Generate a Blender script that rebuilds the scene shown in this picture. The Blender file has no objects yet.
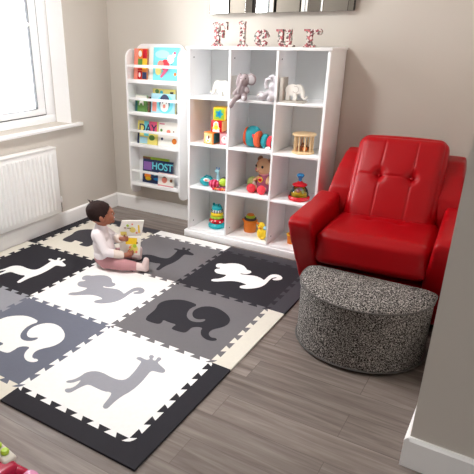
FILL_LAMP, LX, LY = 56, -.45, .55   # ceiling lamp strength and place; unseen, added to balance the light
import bpy, bmesh, math, random
from mathutils import Vector, Matrix
random.seed(7)
C = bpy.context.scene.collection
PI = math.pi

# ------------------------------------------------------------------ materials
def lin(c):
    return tuple(((v/255)/12.92 if v/255 <= .04045 else ((v/255+.055)/1.055)**2.4) for v in c)

def nt(name):
    m = bpy.data.materials.new(name); m.use_nodes = True
    n = m.node_tree; b = n.nodes['Principled BSDF']
    return m, n, b

def mat(name, rgb, rough=.5, bump=0, bscale=200, metal=0, coat=0, var=0, vscale=8, sheen=0, trans=0, alpha=1, ior=1.45, spec=.5):
    m, n, b = nt(name)
    c = lin(rgb)+(1,)
    b.inputs['Base Color'].default_value = c
    b.inputs['Roughness'].default_value = rough
    b.inputs['Metallic'].default_value = metal
    b.inputs['Coat Weight'].default_value = coat
    b.inputs['Sheen Weight'].default_value = sheen
    b.inputs['Transmission Weight'].default_value = trans
    b.inputs['IOR'].default_value = ior
    b.inputs['Specular IOR Level'].default_value = spec
    tc = n.nodes.new('ShaderNodeTexCoord')
    if var:
        no = n.nodes.new('ShaderNodeTexNoise'); no.inputs['Scale'].default_value = vscale; no.inputs['Detail'].default_value = 4
        n.links.new(tc.outputs['Object'], no.inputs['Vector'])
        mx = n.nodes.new('ShaderNodeMix'); mx.data_type = 'RGBA'
        mx.inputs[6].default_value = tuple(max(0, v*(1-var)) for v in c[:3])+(1,)
        mx.inputs[7].default_value = tuple(min(1, v*(1+var)) for v in c[:3])+(1,)
        n.links.new(no.outputs['Fac'], mx.inputs[0]); n.links.new(mx.outputs[2], b.inputs['Base Color'])
    if bump:
        no = n.nodes.new('ShaderNodeTexNoise'); no.inputs['Scale'].default_value = bscale; no.inputs['Detail'].default_value = 3
        n.links.new(tc.outputs['Object'], no.inputs['Vector'])
        bp = n.nodes.new('ShaderNodeBump'); bp.inputs['Strength'].default_value = bump; bp.inputs['Distance'].default_value = .002
        n.links.new(no.outputs['Fac'], bp.inputs['Height']); n.links.new(bp.outputs['Normal'], b.inputs['Normal'])
    return m

def ramp(n, stops, interp='LINEAR'):
    r = n.nodes.new('ShaderNodeValToRGB'); e = r.color_ramp.elements; r.color_ramp.interpolation = interp
    while len(e) < len(stops): e.new(.5)
    for k, (p, c) in enumerate(stops): e[k].position = p; e[k].color = lin(c)+(1,)
    return r

def floor_mat():
    m, n, b = nt('grey wood plank floor')
    tc = n.nodes.new('ShaderNodeTexCoord')
    br = n.nodes.new('ShaderNodeTexBrick')
    br.offset = .37; br.inputs['Scale'].default_value = 1
    br.inputs['Brick Width'].default_value = 1.25; br.inputs['Row Height'].default_value = .152
    br.inputs['Mortar Size'].default_value = .0012; br.inputs['Mortar Smooth'].default_value = .1
    br.inputs['Color1'].default_value = (.15, .15, .15, 1); br.inputs['Color2'].default_value = (.85, .85, .85, 1)
    br.inputs['Mortar'].default_value = (.5, .5, .5, 1)
    n.links.new(tc.outputs['Object'], br.inputs['Vector'])
    mp = n.nodes.new('ShaderNodeMapping'); mp.inputs['Scale'].default_value = (1.6, 26, 1)
    n.links.new(tc.outputs['Object'], mp.inputs['Vector'])
    # shift the grain plank by plank
    ad = n.nodes.new('ShaderNodeVectorMath'); ad.operation = 'ADD'
    sc = n.nodes.new('ShaderNodeVectorMath'); sc.operation = 'SCALE'; sc.inputs['Scale'].default_value = 9
    n.links.new(br.outputs['Color'], sc.inputs[0]); n.links.new(mp.outputs['Vector'], ad.inputs[0]); n.links.new(sc.outputs[0], ad.inputs[1])
    no = n.nodes.new('ShaderNodeTexNoise'); no.inputs['Scale'].default_value = 1.5; no.inputs['Detail'].default_value = 8; no.inputs['Roughness'].default_value = .62; no.inputs['Distortion'].default_value = .6
    n.links.new(ad.outputs[0], no.inputs['Vector'])
    r = ramp(n, [(.25, (100, 89, 83)), (.5, (123, 112, 106)), (.75, (145, 135, 129))])
    n.links.new(no.outputs['Fac'], r.inputs['Fac'])
    mx = n.nodes.new('ShaderNodeMix'); mx.data_type = 'RGBA'; mx.blend_type = 'OVERLAY'; mx.inputs[0].default_value = .18
    n.links.new(r.outputs['Color'], mx.inputs[6]); n.links.new(br.outputs['Color'], mx.inputs[7])
    mo = n.nodes.new('ShaderNodeMix'); mo.data_type = 'RGBA'; mo.inputs[7].default_value = lin((98, 88, 82))+(1,)
    n.links.new(br.outputs['Fac'], mo.inputs[0]); n.links.new(mx.outputs[2], mo.inputs[6])
    n.links.new(mo.outputs[2], b.inputs['Base Color'])
    b.inputs['Roughness'].default_value = .27
    bp = n.nodes.new('ShaderNodeBump'); bp.inputs['Strength'].default_value = .25; bp.inputs['Distance'].default_value = .001
    n.links.new(no.outputs['Fac'], bp.inputs['Height']); n.links.new(bp.outputs['Normal'], b.inputs['Normal'])
    return m

def tweed_mat():
    m, n, b = nt('black and white tweed')
    tc = n.nodes.new('ShaderNodeTexCoord')
    mp = n.nodes.new('ShaderNodeMapping'); mp.inputs['Scale'].default_value = (170, 170, 260)
    n.links.new(tc.outputs['Object'], mp.inputs['Vector'])
    no = n.nodes.new('ShaderNodeTexNoise'); no.inputs['Scale'].default_value = 1; no.inputs['Detail'].default_value = 2
    n.links.new(mp.outputs['Vector'], no.inputs['Vector'])
    vo = n.nodes.new('ShaderNodeTexVoronoi'); vo.inputs['Scale'].default_value = 1.3
    n.links.new(mp.outputs['Vector'], vo.inputs['Vector'])
    ad = n.nodes.new('ShaderNodeMath'); ad.operation = 'MULTIPLY_ADD'; ad.inputs[1].default_value = .3
    n.links.new(vo.outputs['Distance'], ad.inputs[0]); n.links.new(no.outputs['Fac'], ad.inputs[2])
    r = ramp(n, [(.5, (26, 24, 24)), (.64, (78, 74, 72)), (.82, (186, 180, 175))])
    n.links.new(ad.outputs[0], r.inputs['Fac']); n.links.new(r.outputs['Color'], b.inputs['Base Color'])
    b.inputs['Roughness'].default_value = .95; b.inputs['Specular IOR Level'].default_value = .1
    bp = n.nodes.new('ShaderNodeBump'); bp.inputs['Strength'].default_value = .6; bp.inputs['Distance'].default_value = .002
    n.links.new(no.outputs['Fac'], bp.inputs['Height']); n.links.new(bp.outputs['Normal'], b.inputs['Normal'])
    return m

def floral_mat():
    m, n, b = nt('ditsy floral paper')
    tc = n.nodes.new('ShaderNodeTexCoord')
    vo = n.nodes.new('ShaderNodeTexVoronoi'); vo.inputs['Scale'].default_value = 95
    n.links.new(tc.outputs['Object'], vo.inputs['Vector'])
    sp = n.nodes.new('ShaderNodeSeparateColor'); n.links.new(vo.outputs['Color'], sp.inputs[0])
    r = ramp(n, [(0, (214, 204, 196)), (.30, (190, 100, 102)), (.46, (96, 44, 48)), (.60, (110, 112, 104)), (.72, (214, 206, 200)), (.84, (150, 66, 76))], 'CONSTANT')
    n.links.new(sp.outputs[0], r.inputs['Fac']); n.links.new(r.outputs['Color'], b.inputs['Base Color'])
    b.inputs['Roughness'].default_value = .5
    return m

def pane_mat():
    m = bpy.data.materials.new('clear window glass'); m.use_nodes = True; n = m.node_tree; n.nodes.clear()
    o = n.nodes.new('ShaderNodeOutputMaterial'); t = n.nodes.new('ShaderNodeBsdfTransparent'); g = n.nodes.new('ShaderNodeBsdfGlossy')
    g.inputs['Roughness'].default_value = .02
    f = n.nodes.new('ShaderNodeFresnel'); f.inputs['IOR'].default_value = 1.35
    x = n.nodes.new('ShaderNodeMixShader'); n.links.new(f.outputs[0], x.inputs[0]); n.links.new(t.outputs[0], x.inputs[1]); n.links.new(g.outputs[0], x.inputs[2]); n.links.new(x.outputs[0], o.inputs[0])
    return m

M = {}
M['wall'] = mat('greige wall paint', (206, 199, 190), .85, .15, 300, spec=.2)
M['ceiling'] = mat('white ceiling paint', (240, 238, 234), .9)
M['floor'] = floor_mat()
M['trim'] = mat('white gloss trim paint', (250, 249, 248), .35, .05, 60)
M['upvc'] = mat('white window plastic', (250, 251, 253), .3)
M['gasket'] = mat('grey rubber gasket', (70, 72, 76), .6)
M['pane'] = pane_mat()
M['rad'] = mat('white radiator enamel', (240, 239, 237), .3)
M['chrome'] = mat('brushed chrome', (190, 190, 190), .25, metal=1)
M['white'] = mat('white painted board', (250, 250, 251), .38, .06, 120)
M['wback'] = mat('pale hardboard back', (226, 228, 228), .5)
M['screw'] = mat('dark screw', (70, 66, 64), .4, metal=.6)
def foam(nm, c): return mat(nm, c, .82, .35, 420, var=.05, vscale=60, spec=.25)
M['f_white'] = foam('white foam', (240, 239, 238)); M['f_cream'] = foam('cream foam', (222, 216, 204))
M['f_light'] = foam('light grey foam', (146, 147, 154)); M['f_slate'] = foam('slate grey foam', (106, 109, 123))
M['f_mid'] = foam('mid grey foam', (110, 107, 110)); M['f_black'] = foam('charcoal foam', (42, 40, 46))
M['f_dark'] = foam('dark grey foam', (66, 64, 70)); M['f_pale'] = foam('pale grey foam', (152, 152, 160))
M['leather'] = mat('red leather', (160, 0, 12), .36, .35, 260, var=.08, vscale=6, coat=0, spec=.27)
M['leather_seam'] = mat('dark red stitching', (110, 8, 16), .6)
M['tweed'] = tweed_mat(); M['piping'] = mat('dark tweed piping', (92, 88, 86), .9, .5, 500)
M['floral'] = floral_mat()
M['mirror'] = mat('silvered mirror glass', (236, 236, 232), .02, metal=1)
M['skin'] = mat('warm brown skin', (162, 102, 78), .5, .1, 300, var=.06, vscale=20)
M['hair'] = mat('dark brown hair', (44, 30, 28), .75, .9, 420, var=.3, vscale=60, spec=.15)
M['shirt'] = mat('soft white cotton', (238, 230, 232), .85, .5, 160)
M['cuff'] = mat('cream knitted cotton', (226, 212, 202), .9, .4, 200, var=.08, vscale=90)
M['trouser'] = mat('dusty pink cotton', (190, 138, 142), .9, .5, 160)
M['sock'] = mat('speckled pale pink sock', (226, 206, 204), .9, .4, 200, var=.1, vscale=120)
def P(nm, c, r=.4, **k): return mat(nm, c, r, **k)
M['teal'] = P('teal plastic', (24, 176, 186)); M['red'] = P('bright red plastic', (206, 24, 38), .25); M['yellow'] = P('yellow plastic', (246, 206, 40))
M['lime'] = P('lime plastic', (176, 208, 60)); M['orange'] = P('orange plastic', (232, 128, 30)); M['blue'] = P('blue plastic', (44, 140, 206), .25)
M['pink'] = P('pink plastic', (226, 84, 126)); M['black'] = P('black plastic', (28, 26, 28)); M['pwhite'] = P('white plastic', (245, 244, 240))
M['coral'] = P('coral red fabric', (232, 62, 74), .85, bump=.4, bscale=300); M['tealf'] = P('teal fabric', (44, 150, 160), .85, bump=.5, bscale=250, var=.2, vscale=60)
M['orangef'] = P('orange fabric', (226, 96, 56), .85, bump=.5, bscale=250, var=.2, vscale=80); M['bear'] = P('tan plush', (206, 160, 122), .95, bump=.8, bscale=300)
M['dress'] = P('mauve spotted fabric', (160, 84, 110), .9, bump=.4, bscale=300, var=.35, vscale=120); M['limef'] = P('mottled lime plush', (150, 160, 96), .95, bump=.8, bscale=250, var=.4, vscale=90)
M['greyp'] = P('mauve grey plush', (168, 154, 156), .95, bump=.9, bscale=250, var=.12, vscale=40); M['greyl'] = P('pale grey plush', (208, 202, 206), .95, bump=.9, bscale=250, var=.12, vscale=40)
M['dark'] = P('dark grey fabric', (74, 68, 70), .9); M['wood'] = P('light beech wood', (226, 196, 152), .5, var=.08, vscale=30); M['woodd'] = P('brown wooden bead', (150, 92, 62), .5)
M['eleph'] = P('white painted wood', (232, 228, 220), .6); M['paleblk'] = P('greige painted wood', (186, 178, 168), .6)
M['peach'] = P('pale peach wood', (238, 192, 130), .5); M['dgreen'] = P('deep teal card', (30, 88, 90), .5); M['rosy'] = P('rosy pink card', (226, 150, 156), .5)
M['paper'] = P('white paper', (246, 243, 236), .7); M['cyan'] = P('sky cyan print', (110, 212, 224), .35); M['navy'] = P('navy print', (30, 44, 84), .35)
M['green'] = P('leaf green print', (92, 140, 62), .35); M['paleblue'] = P('pale blue print', (168, 214, 228), .35); M['brown'] = P('brown print', (132, 84, 56), .4)
M['purple'] = P('violet print', (140, 96, 170), .35); M['pyellow'] = P('pale yellow print', (236, 222, 120), .4); M['salmon'] = P('salmon print', (238, 140, 120), .4)
M['crimson'] = P('crimson plastic', (176, 20, 60), .25, coat=.3); M['ppink'] = P('pale pink plastic', (226, 146, 186), .25, coat=.3)
M['beige'] = P('beige plastic', (206, 198, 186), .5)
def fill_lamp_mat():  # glow of the added ceiling fill
    m, n, b = nt('opal lamp diffuser'); b.inputs['Base Color'].default_value = (.9, .9, .9, 1)
    b.inputs['Emission Color'].default_value = (1, .985, .965, 1); b.inputs['Emission Strength'].default_value = FILL_LAMP
    return m
def clear():
    m, n, b = nt('clear dome plastic')
    m.node_tree.nodes.remove(b); o = [x for x in n.nodes if x.type == 'OUTPUT_MATERIAL'][0]
    t = n.nodes.new('ShaderNodeBsdfTransparent'); t.inputs[0].default_value = (.93, .95, .95, 1); g = n.nodes.new('ShaderNodeBsdfGlossy'); g.inputs['Roughness'].default_value = .05
    f = n.nodes.new('ShaderNodeFresnel'); f.inputs['IOR'].default_value = 1.5
    x = n.nodes.new('ShaderNodeMixShader'); n.links.new(f.outputs[0], x.inputs[0]); n.links.new(t.outputs[0], x.inputs[1]); n.links.new(g.outputs[0], x.inputs[2]); n.links.new(x.outputs[0], o.inputs[0])
    return m
M['clear'] = clear(); M['fill_lamp'] = fill_lamp_mat()

# ------------------------------------------------------------------ mesh building
class MB:
    def __init__(s): s.bm = bmesh.new(); s.mats = []
    def mi(s, m):
        m = M[m] if isinstance(m, str) else m
        if m not in s.mats: s.mats.append(m)
        return s.mats.index(m)
    def _fin(s, fs, m):
        k = s.mi(m)
        for f in fs: f.material_index = k
    def _merge(s, b2, m, mx=None):
        if mx: b2.transform(mx)
        k = s.mi(m); vm = {}
        for v in b2.verts: vm[v] = s.bm.verts.new(v.co)
        for f in b2.faces:
            try: s.bm.faces.new([vm[v] for v in f.verts]).material_index = k
            except ValueError: pass
        b2.free(); return s
    def box(s, m, c, d, bev=0, seg=2, rot=None):
        b = bmesh.new(); bmesh.ops.create_cube(b, size=1); b.transform(Matrix.Diagonal((d[0], d[1], d[2], 1)))
        if bev: bmesh.ops.bevel(b, geom=b.edges[:], offset=bev, segments=seg, affect='EDGES', profile=.5)
        mx = Matrix.Translation(c)
        if rot: mx = mx @ rot
        return s._merge(b, m, mx)
    def prism(s, m, pts, z0, z1, mx=None, bev=0):
        b = bmesh.new()
        a = sum(pts[i][0]*pts[(i+1) % len(pts)][1]-pts[(i+1) % len(pts)][0]*pts[i][1] for i in range(len(pts)))
        if a < 0: pts = pts[::-1]
        lo = [b.verts.new((x, y, z0)) for x, y in pts]; hi = [b.verts.new((x, y, z1)) for x, y in pts]
        top = b.faces.new(hi); b.faces.new(lo[::-1]); n = len(pts)
        for i in range(n): b.faces.new((lo[i], lo[(i+1) % n], hi[(i+1) % n], hi[i]))
        if bev: bmesh.ops.bevel(b, geom=[e for e in b.edges if all(abs(v.co.z-z1) < 1e-6 for v in e.verts) or all(abs(v.co.z-z0) < 1e-6 for v in e.verts)], offset=bev, segments=2, affect='EDGES')
        b.normal_update(); bmesh.ops.triangulate(b, faces=[f for f in b.faces if len(f.verts) > 4], ngon_method='EAR_CLIP')
        return s._merge(b, m, mx)
    def ell(s, m, c, r, rot=None, seg=20):
        b = bmesh.new(); bmesh.ops.create_uvsphere(b, u_segments=seg, v_segments=max(8, seg*2//3), radius=1)
        r = (r, r, r) if isinstance(r, (int, float)) else r
        mx = Matrix.Translation(c)
        if rot: mx = mx @ rot
        return s._merge(b, m, mx @ Matrix.Diagonal((r[0], r[1], r[2], 1)))
    def lathe(s, m, prof, c=(0, 0, 0), seg=28, rot=None):
        b = bmesh.new(); rings = []
        for r, z in prof:
            rings.append([b.verts.new((max(r, 1e-5)*math.cos(2*PI*k/seg), max(r, 1e-5)*math.sin(2*PI*k/seg), z)) for k in range(seg)])
        for i in range(len(rings)-1):
            for k in range(seg):
                b.faces.new((rings[i][k], rings[i][(k+1) % seg], rings[i+1][(k+1) % seg], rings[i+1][k]))
        b.faces.new(rings[0][::-1]); b.faces.new(rings[-1])
        mx = Matrix.Translation(c)
        if rot: mx = mx @ rot
        return s._merge(b, m, mx)
    def cap(s, m, p0, p1, r0, r1=None, seg=14):
        r1 = r0 if r1 is None else r1
        p0 = Vector(p0); p1 = Vector(p1); L = (p1-p0).length; N = 5
        prof = [(r0*math.sin(a), -r0*math.cos(a)) for a in [PI/2*k/N for k in range(N+1)]] + [(r1*math.cos(a), L+r1*math.sin(a)) for a in [PI/2*k/N for k in range(N+1)]]
        return s.lathe(m, prof, p0, seg, (p1-p0).to_track_quat('Z', 'Y').to_matrix().to_4x4())
    def rod(s, m, p0, p1, r, seg=12):
        p0 = Vector(p0); p1 = Vector(p1)
        return s.lathe(m, [(r, 0), (r, (p1-p0).length)], p0, seg, (p1-p0).to_track_quat('Z', 'Y').to_matrix().to_4x4())
    def torus(s, m, c, R, r, rot=None, a0=0, a1=2*PI, seg=28, sec=10):
        pts = [Vector((R*math.cos(a0+(a1-a0)*k/seg), R*math.sin(a0+(a1-a0)*k/seg), 0)) for k in range(seg+1)]
        mx = Matrix.Translation(c)
        if rot: mx = mx @ rot
        return s.tube(m, [mx @ p for p in pts], r, sec)
    def tube(s, m, pts, r, sec=8):
        pts = [Vector(p) for p in pts]; b = bmesh.new(); rings = []; n = len(pts); up = None
        for i, p in enumerate(pts):
            t = (pts[min(i+1, n-1)]-pts[max(i-1, 0)]).normalized()
            if up is None: up = t.orthogonal().normalized()
            up = (up-t*up.dot(t)).normalized(); w = t.cross(up)
            rr = r[i] if isinstance(r, (list, tuple)) else r
            rings.append([b.verts.new(p+(up*math.cos(2*PI*k/sec)+w*math.sin(2*PI*k/sec))*rr) for k in range(sec)])
        for i in range(n-1):
            for k in range(sec): b.faces.new((rings[i][k], rings[i][(k+1) % sec], rings[i+1][(k+1) % sec], rings[i+1][k]))
        b.faces.new(rings[0][::-1]); b.faces.new(rings[-1])
        return s._merge(b, m)
    def build(s, name, parent=None, loc=(0, 0, 0), rz=0, smooth=True, angle=38, remesh=0, sm=6, label=None):
        bmesh.ops.recalc_face_normals(s.bm, faces=s.bm.faces)
        me = bpy.data.meshes.new(name)
        if smooth and not remesh:
            ca = math.radians(angle)
            for f in s.bm.faces: f.smooth = True
            for e in s.bm.edges:
                if len(e.link_faces) != 2 or e.calc_face_angle(0) > ca: e.smooth = False
        s.bm.to_mesh(me); s.bm.free()
        for m in s.mats: me.materials.append(m)
        o = bpy.data.objects.new(name, me); C.objects.link(o)
        if remesh:
            r = o.modifiers.new('r', 'REMESH'); r.mode = 'VOXEL'; r.voxel_size = remesh; r.use_smooth_shade = True
            q = o.modifiers.new('s', 'SMOOTH'); q.factor = .5; q.iterations = sm
            dg = bpy.context.evaluated_depsgraph_get(); dg.update()
            nm = bpy.data.meshes.new_from_object(o.evaluated_get(dg)); o.modifiers.clear(); o.data = nm
            nm.materials.clear(); nm.materials.append(s.mats[0])
            for p in nm.polygons: p.use_smooth = True; p.material_index = 0
            bpy.data.meshes.remove(me); nm.name = name
        o.location = loc; o.rotation_euler = (0, 0, rz)
        if parent: o.parent = parent
        if label: o['label'] = label
        return o

def tag(o, label, cat, group=None):
    o['label'] = label; o['category'] = cat
    if group: o['group'] = group
    return o
def thing(name, label, cat, loc=(0, 0, 0), rz=0, group=None):
    o = bpy.data.objects.new(name, None); C.objects.link(o); o.empty_display_size = .05
    o.location = loc; o.rotation_euler = (0, 0, rz)
    return tag(o, label, cat, group)
def struct(o): o['kind'] = 'structure'; return o
def rx(a): return Matrix.Rotation(a, 4, 'X')
def ry(a): return Matrix.Rotation(a, 4, 'Y')
def rz(a): return Matrix.Rotation(a, 4, 'Z')
XZ = Matrix(((1, 0, 0, 0), (0, 0, -1, 0), (0, 1, 0, 0), (0, 0, 0, 1)))   # draws (x,y,z) as (x,-z,y): art facing -Y
def circ(cx, cy, r, n=20, ry_=None): return [(cx+r*math.cos(2*PI*k/n), cy+(ry_ or r)*math.sin(2*PI*k/n)) for k in range(n)]
def rect(x0, y0, x1, y1): return [(x0, y0), (x1, y0), (x1, y1), (x0, y1)]

# ------------------------------------------------------------------ the room
WX, WY, WR, WF, H = -1.335, 2.28, 5.2, -4.6, 2.52
b = MB(); b.box('floor', ((WX+WR)/2, (WF+WY)/2, -.05), (WR-WX+.4, WY-WF+.4, .1)); struct(b.build('floor', smooth=False))
b = MB(); b.box('ceiling', ((WX+WR)/2, (WF+WY)/2, H+.05), (WR-WX+.4, WY-WF+.4, .1)); struct(b.build('ceiling', smooth=False))
b = MB(); b.box('wall', ((WX+WR)/2, WY+.1, H/2), (WR-WX+.4, .2, H)); struct(b.build('wall_back', smooth=False))
OY0, OY1, OZ0, OZ1 = .62, 1.80, .78, 2.30        # window opening in the left wall
b = MB()
for y0, y1, z0, z1 in ((WF, OY0, 0, H), (OY0, OY1, 0, OZ0), (OY0, OY1, OZ1, H), (OY1, WY, 0, H)):
    b.box('wall', (WX-.14, (y0+y1)/2, (z0+z1)/2), (.28, y1-y0, z1-z0))
struct(b.build('wall_left', smooth=False))
QY0, QY1, QZ0, QZ1 = -2.1, -1.0, 1.0, 2.1          # unseen second window, added as fill, in the wall on the far right
b = MB()
for y0, y1, z0, z1 in ((WF, QY0, 0, H), (QY0, QY1, 0, QZ0), (QY0, QY1, QZ1, H), (QY1, WY, 0, H)):
    b.box('wall', (WR+.1, (y0+y1)/2, (z0+z1)/2), (.2, y1-y0, z1-z0))
struct(b.build('wall_far_right', smooth=False))
SX, SY = 1.494, .453                            # corner of the projecting right wall
b = MB(); b.box('wall', ((SX+WR)/2, (SY+WY)/2, H/2), (WR-SX, WY-SY, H)); struct(b.build('wall_right', smooth=False))
b = MB(); b.box('wall', ((WX+WR)/2, WF-.1, H/2), (WR-WX+.4, .2, H)); struct(b.build('wall_front', smooth=False))
def skirting(name, x0, x1, y0, y1, h, th, side):
    # side: direction the board faces ('y-' or 'x+' or 'x-'); stepped profile with a chamfered top
    prof = [(0, 0), (th, 0), (th, h-.012), (th*.45, h), (0, h)]
    b = MB()
    if side == 'y-':
        b.prism('trim', [(p, q) for p, q in prof], 0, x1-x0, Matrix(((0, 0, 1, x0), (-1, 0, 0, y1), (0, 1, 0, 0), (0, 0, 0, 1))))
    elif side == 'x+':
        b.prism('trim', prof, 0, y1-y0, Matrix(((1, 0, 0, x0), (0, 0, 1, y0), (0, 1, 0, 0), (0, 0, 0, 1))))
    else:
        b.prism('trim', prof, 0, y1-y0, Matrix(((-1, 0, 0, x1), (0, 0, 1, y0), (0, 1, 0, 0), (0, 0, 0, 1))))
    return struct(b.build(name, smooth=False))
skirting('baseboard_back', WX+.016, SX-.001, 0, WY, .12, .016, 'y-')
skirting('baseboard_left', WX, 0, WF, WY, .12, .016, 'x+')
skirting('baseboard_right_side', 0, SX, SY-.016, WY-.02, .125, .016, 'x-')
skirting('baseboard_right_front', SX, WR, 0, SY, .125, .016, 'y-')

# window: frame, sash, glazing bar, glass, sill
fx = -1.515
w = MB()
def frame(b, m, y0, y1, z0, z1, ty, tz, x, d):
    b.box(m, (x, (y0+y1)/2, z0+tz/2), (d, y1-y0, tz), .003); b.box(m, (x, (y0+y1)/2, z1-tz/2), (d, y1-y0, tz), .003)
    b.box(m, (x, y0+ty/2, (z0+z1)/2), (d, ty, z1-z0-2*tz), .003); b.box(m, (x, y1-ty/2, (z0+z1)/2), (d, ty, z1-z0-2*tz), .003)
FT, FZ = .095, .060
frame(w, 'upvc', OY0, OY1, OZ0, OZ1, FT, FZ, fx-.02, .07)
w.box('upvc', (fx-.02, .93, (OZ0+OZ1)/2), (.07, .06, OZ1-OZ0-2*FZ))
win = struct(w.build('window_1'))
ym = .93
for y0, y1 in ((OY0+FT, ym-.030), (ym+.030, OY1-FT)):
    g = MB(); frame(g, 'gasket', y0, y1, OZ0+FZ, OZ1-FZ, .007, .007, fx-.012, .060); g.build('gasket', win, smooth=False)
    s_ = MB(); frame(s_, 'upvc', y0+.007, y1-.007, OZ0+FZ+.007, OZ1-FZ-.007, .075, .046, fx-.014, .07)
    s_.box('upvc', (fx-.012, (y0+y1)/2, 1.468), (.02, y1-y0-.16, .011)); s_.ell('upvc', (fx+.014, y1-.085, 1.468), .013)
    sa = s_.build('sash', win)
    p = MB(); p.box('pane', (fx-.012, (y0+y1)/2, (OZ0+OZ1)/2), (.006, y1-y0-.16, OZ1-OZ0-.22)); p.build('pane', win, smooth=False)
    g = MB(); frame(g, 'gasket', y0+.080, y1-.080, OZ0+FZ+.051, OZ1-FZ-.051, .004, .004, fx+.010, .026); g.build('glazing_bead', win, smooth=False)
w = MB(); frame(w, 'upvc', QY0, QY1, QZ0, QZ1, .07, .07, WR+.12, .07); w2_ = struct(w.build('fill_window'))  # unseen window, added to bring fill from the right
p = MB(); p.box('pane', (WR+.12, (QY0+QY1)/2, (QZ0+QZ1)/2), (.006, QY1-QY0-.14, QZ1-QZ0-.14)); p.build('pane', w2_, smooth=False)
b = MB(); b.box('trim', (-1.40, (OY0+OY1)/2+.01, .767), (.20, OY1-OY0+.16, .024), .006); struct(b.build('trim_1'))   # the sill board
b = MB()                                         # white plaster reveals of the window opening
b.box('trim', (-1.413, OY1-.004, (OZ0+OZ1)/2), (.15, .008, OZ1-OZ0)); b.box('trim', (-1.413, OY0+.004, (OZ0+OZ1)/2), (.15, .008, OZ1-OZ0)); b.box('trim', (-1.413, (OY0+OY1)/2, OZ1-.004), (.15, OY1-OY0-.02, .008))
struct(b.build('trim_2', smooth=False))

# ------------------------------------------------------------------ radiator
def radiator():
    y0, y1, z0, z1 = .33, 1.53, .155, .655
    t = thing('radiator', 'white ribbed panel radiator on the wall under the window', 'radiator', (-1.25, (y0+y1)/2, z0))
    L = y1-y0; Hh = z1-z0; n = 34; pitch = L/n
    b = MB(); b.box('rad', (-.012, 0, Hh/2), (.02, L, Hh), .006)
    b.build('panel', t)
    b = MB()
    for k in range(1, n-1):
        yc = -L/2+(k+.5)*pitch
        pts = [(-pitch*.33, 0), (-pitch*.18, .008), (pitch*.18, .008), (pitch*.33, 0)]
        mx = Matrix(((0, 1, 0, -.003), (1, 0, 0, yc), (0, 0, 1, .035), (0, 0, 0, 1)))
        b.prism('rad', pts, 0, Hh-.075, mx, .002)
    b.build('ribs', t, angle=60)
    b = MB(); b.box('rad', (-.035, 0, Hh-.006), (.075, L+.006, .014), .004)
    b.build('top_grille', t)
    for s in (-1, 1):
        b = MB(); b.box('rad', (-.038, s*(L/2+.001), Hh/2), (.066, .006, Hh-.02), .002); b.build('side_panel', t)
    b = MB(); b.box('rad', (-.062, 0, Hh/2), (.018, L-.03, Hh-.04), .004); b.build('back_panel', t)
    for k in (-.35, .35):
        b = MB(); b.box('rad', (-.076, k, Hh*.6), (.014, .04, Hh*.5)); b.build('bracket', t)
    b = MB(); b.rod('chrome', (-.035, L/2, .05), (-.035, L/2+.028, .05), .009); b.rod('chrome', (-.035, L/2+.028, .075), (-.035, L/2+.028, -.005), .011)
    b.rod('chrome', (-.035, L/2+.028, .008), (-.084, L/2+.028, .008), .0075); b.lathe('chrome', [(.014, 0), (.014, .004)], (-.080, L/2+.028, .008), 16, ry(PI/2))
    v = b.build('valve', t, label='chrome radiator valve and pipe')
    b = MB(); b.lathe('rad', [(.014, 0), (.016, .01), (.016, .035), (.012, .045)], (-.035, L/2+.028, .070)); b.build('valve_cap', v)
radiator()
GIR= [(0.144, 0.143), (0.165, 0.166), (0.173, 0.202), (0.172, 0.234), (0.194, 0.263), (0.231, 0.276), (0.298, 0.268), (0.342, 0.274), (0.36, 0.297), (0.354, 0.355), (0.338, 0.419), (0.331, 0.44), (0.306, 0.441), (0.291, 0.45), (0.302, 0.466), (0.328, 0.462), (0.346, 0.463), (0.353, 0.476), (0.336, 0.49), (0.334, 0.505), (0.346, 0.51), (0.359, 0.502), (0.36, 0.485), (0.374, 0.476), (0.382, 0.481), (0.378, 0.496), (0.375, 0.508), (0.388, 0.514), (0.4, 0.503), (0.398, 0.487), (0.4, 0.47), (0.437, 0.455), (0.465, 0.443), (0.471, 0.424), (0.455, 0.414), (0.423, 0.41), (0.412, 0.399), (0.418, 0.365), (0.427, 0.311), (0.428, 0.244), (0.415, 0.19), (0.413, 0.147), (0.416, 0.114), (0.417, 0.098), (0.405, 0.09), (0.389, 0.1), (0.381, 0.141), (0.371, 0.178), (0.357, 0.188), (0.331, 0.176), (0.286, 0.176), (0.244, 0.178), (0.23, 0.155), (0.222, 0.121), (0.219, 0.097), (0.205, 0.083), (0.186, 0.089), (0.181, 0.101), (0.2, 0.116), (0.204, 0.148), (0.194, 0.183), (0.188, 0.171), (0.173, 0.144), (0.152, 0.134)]
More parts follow.
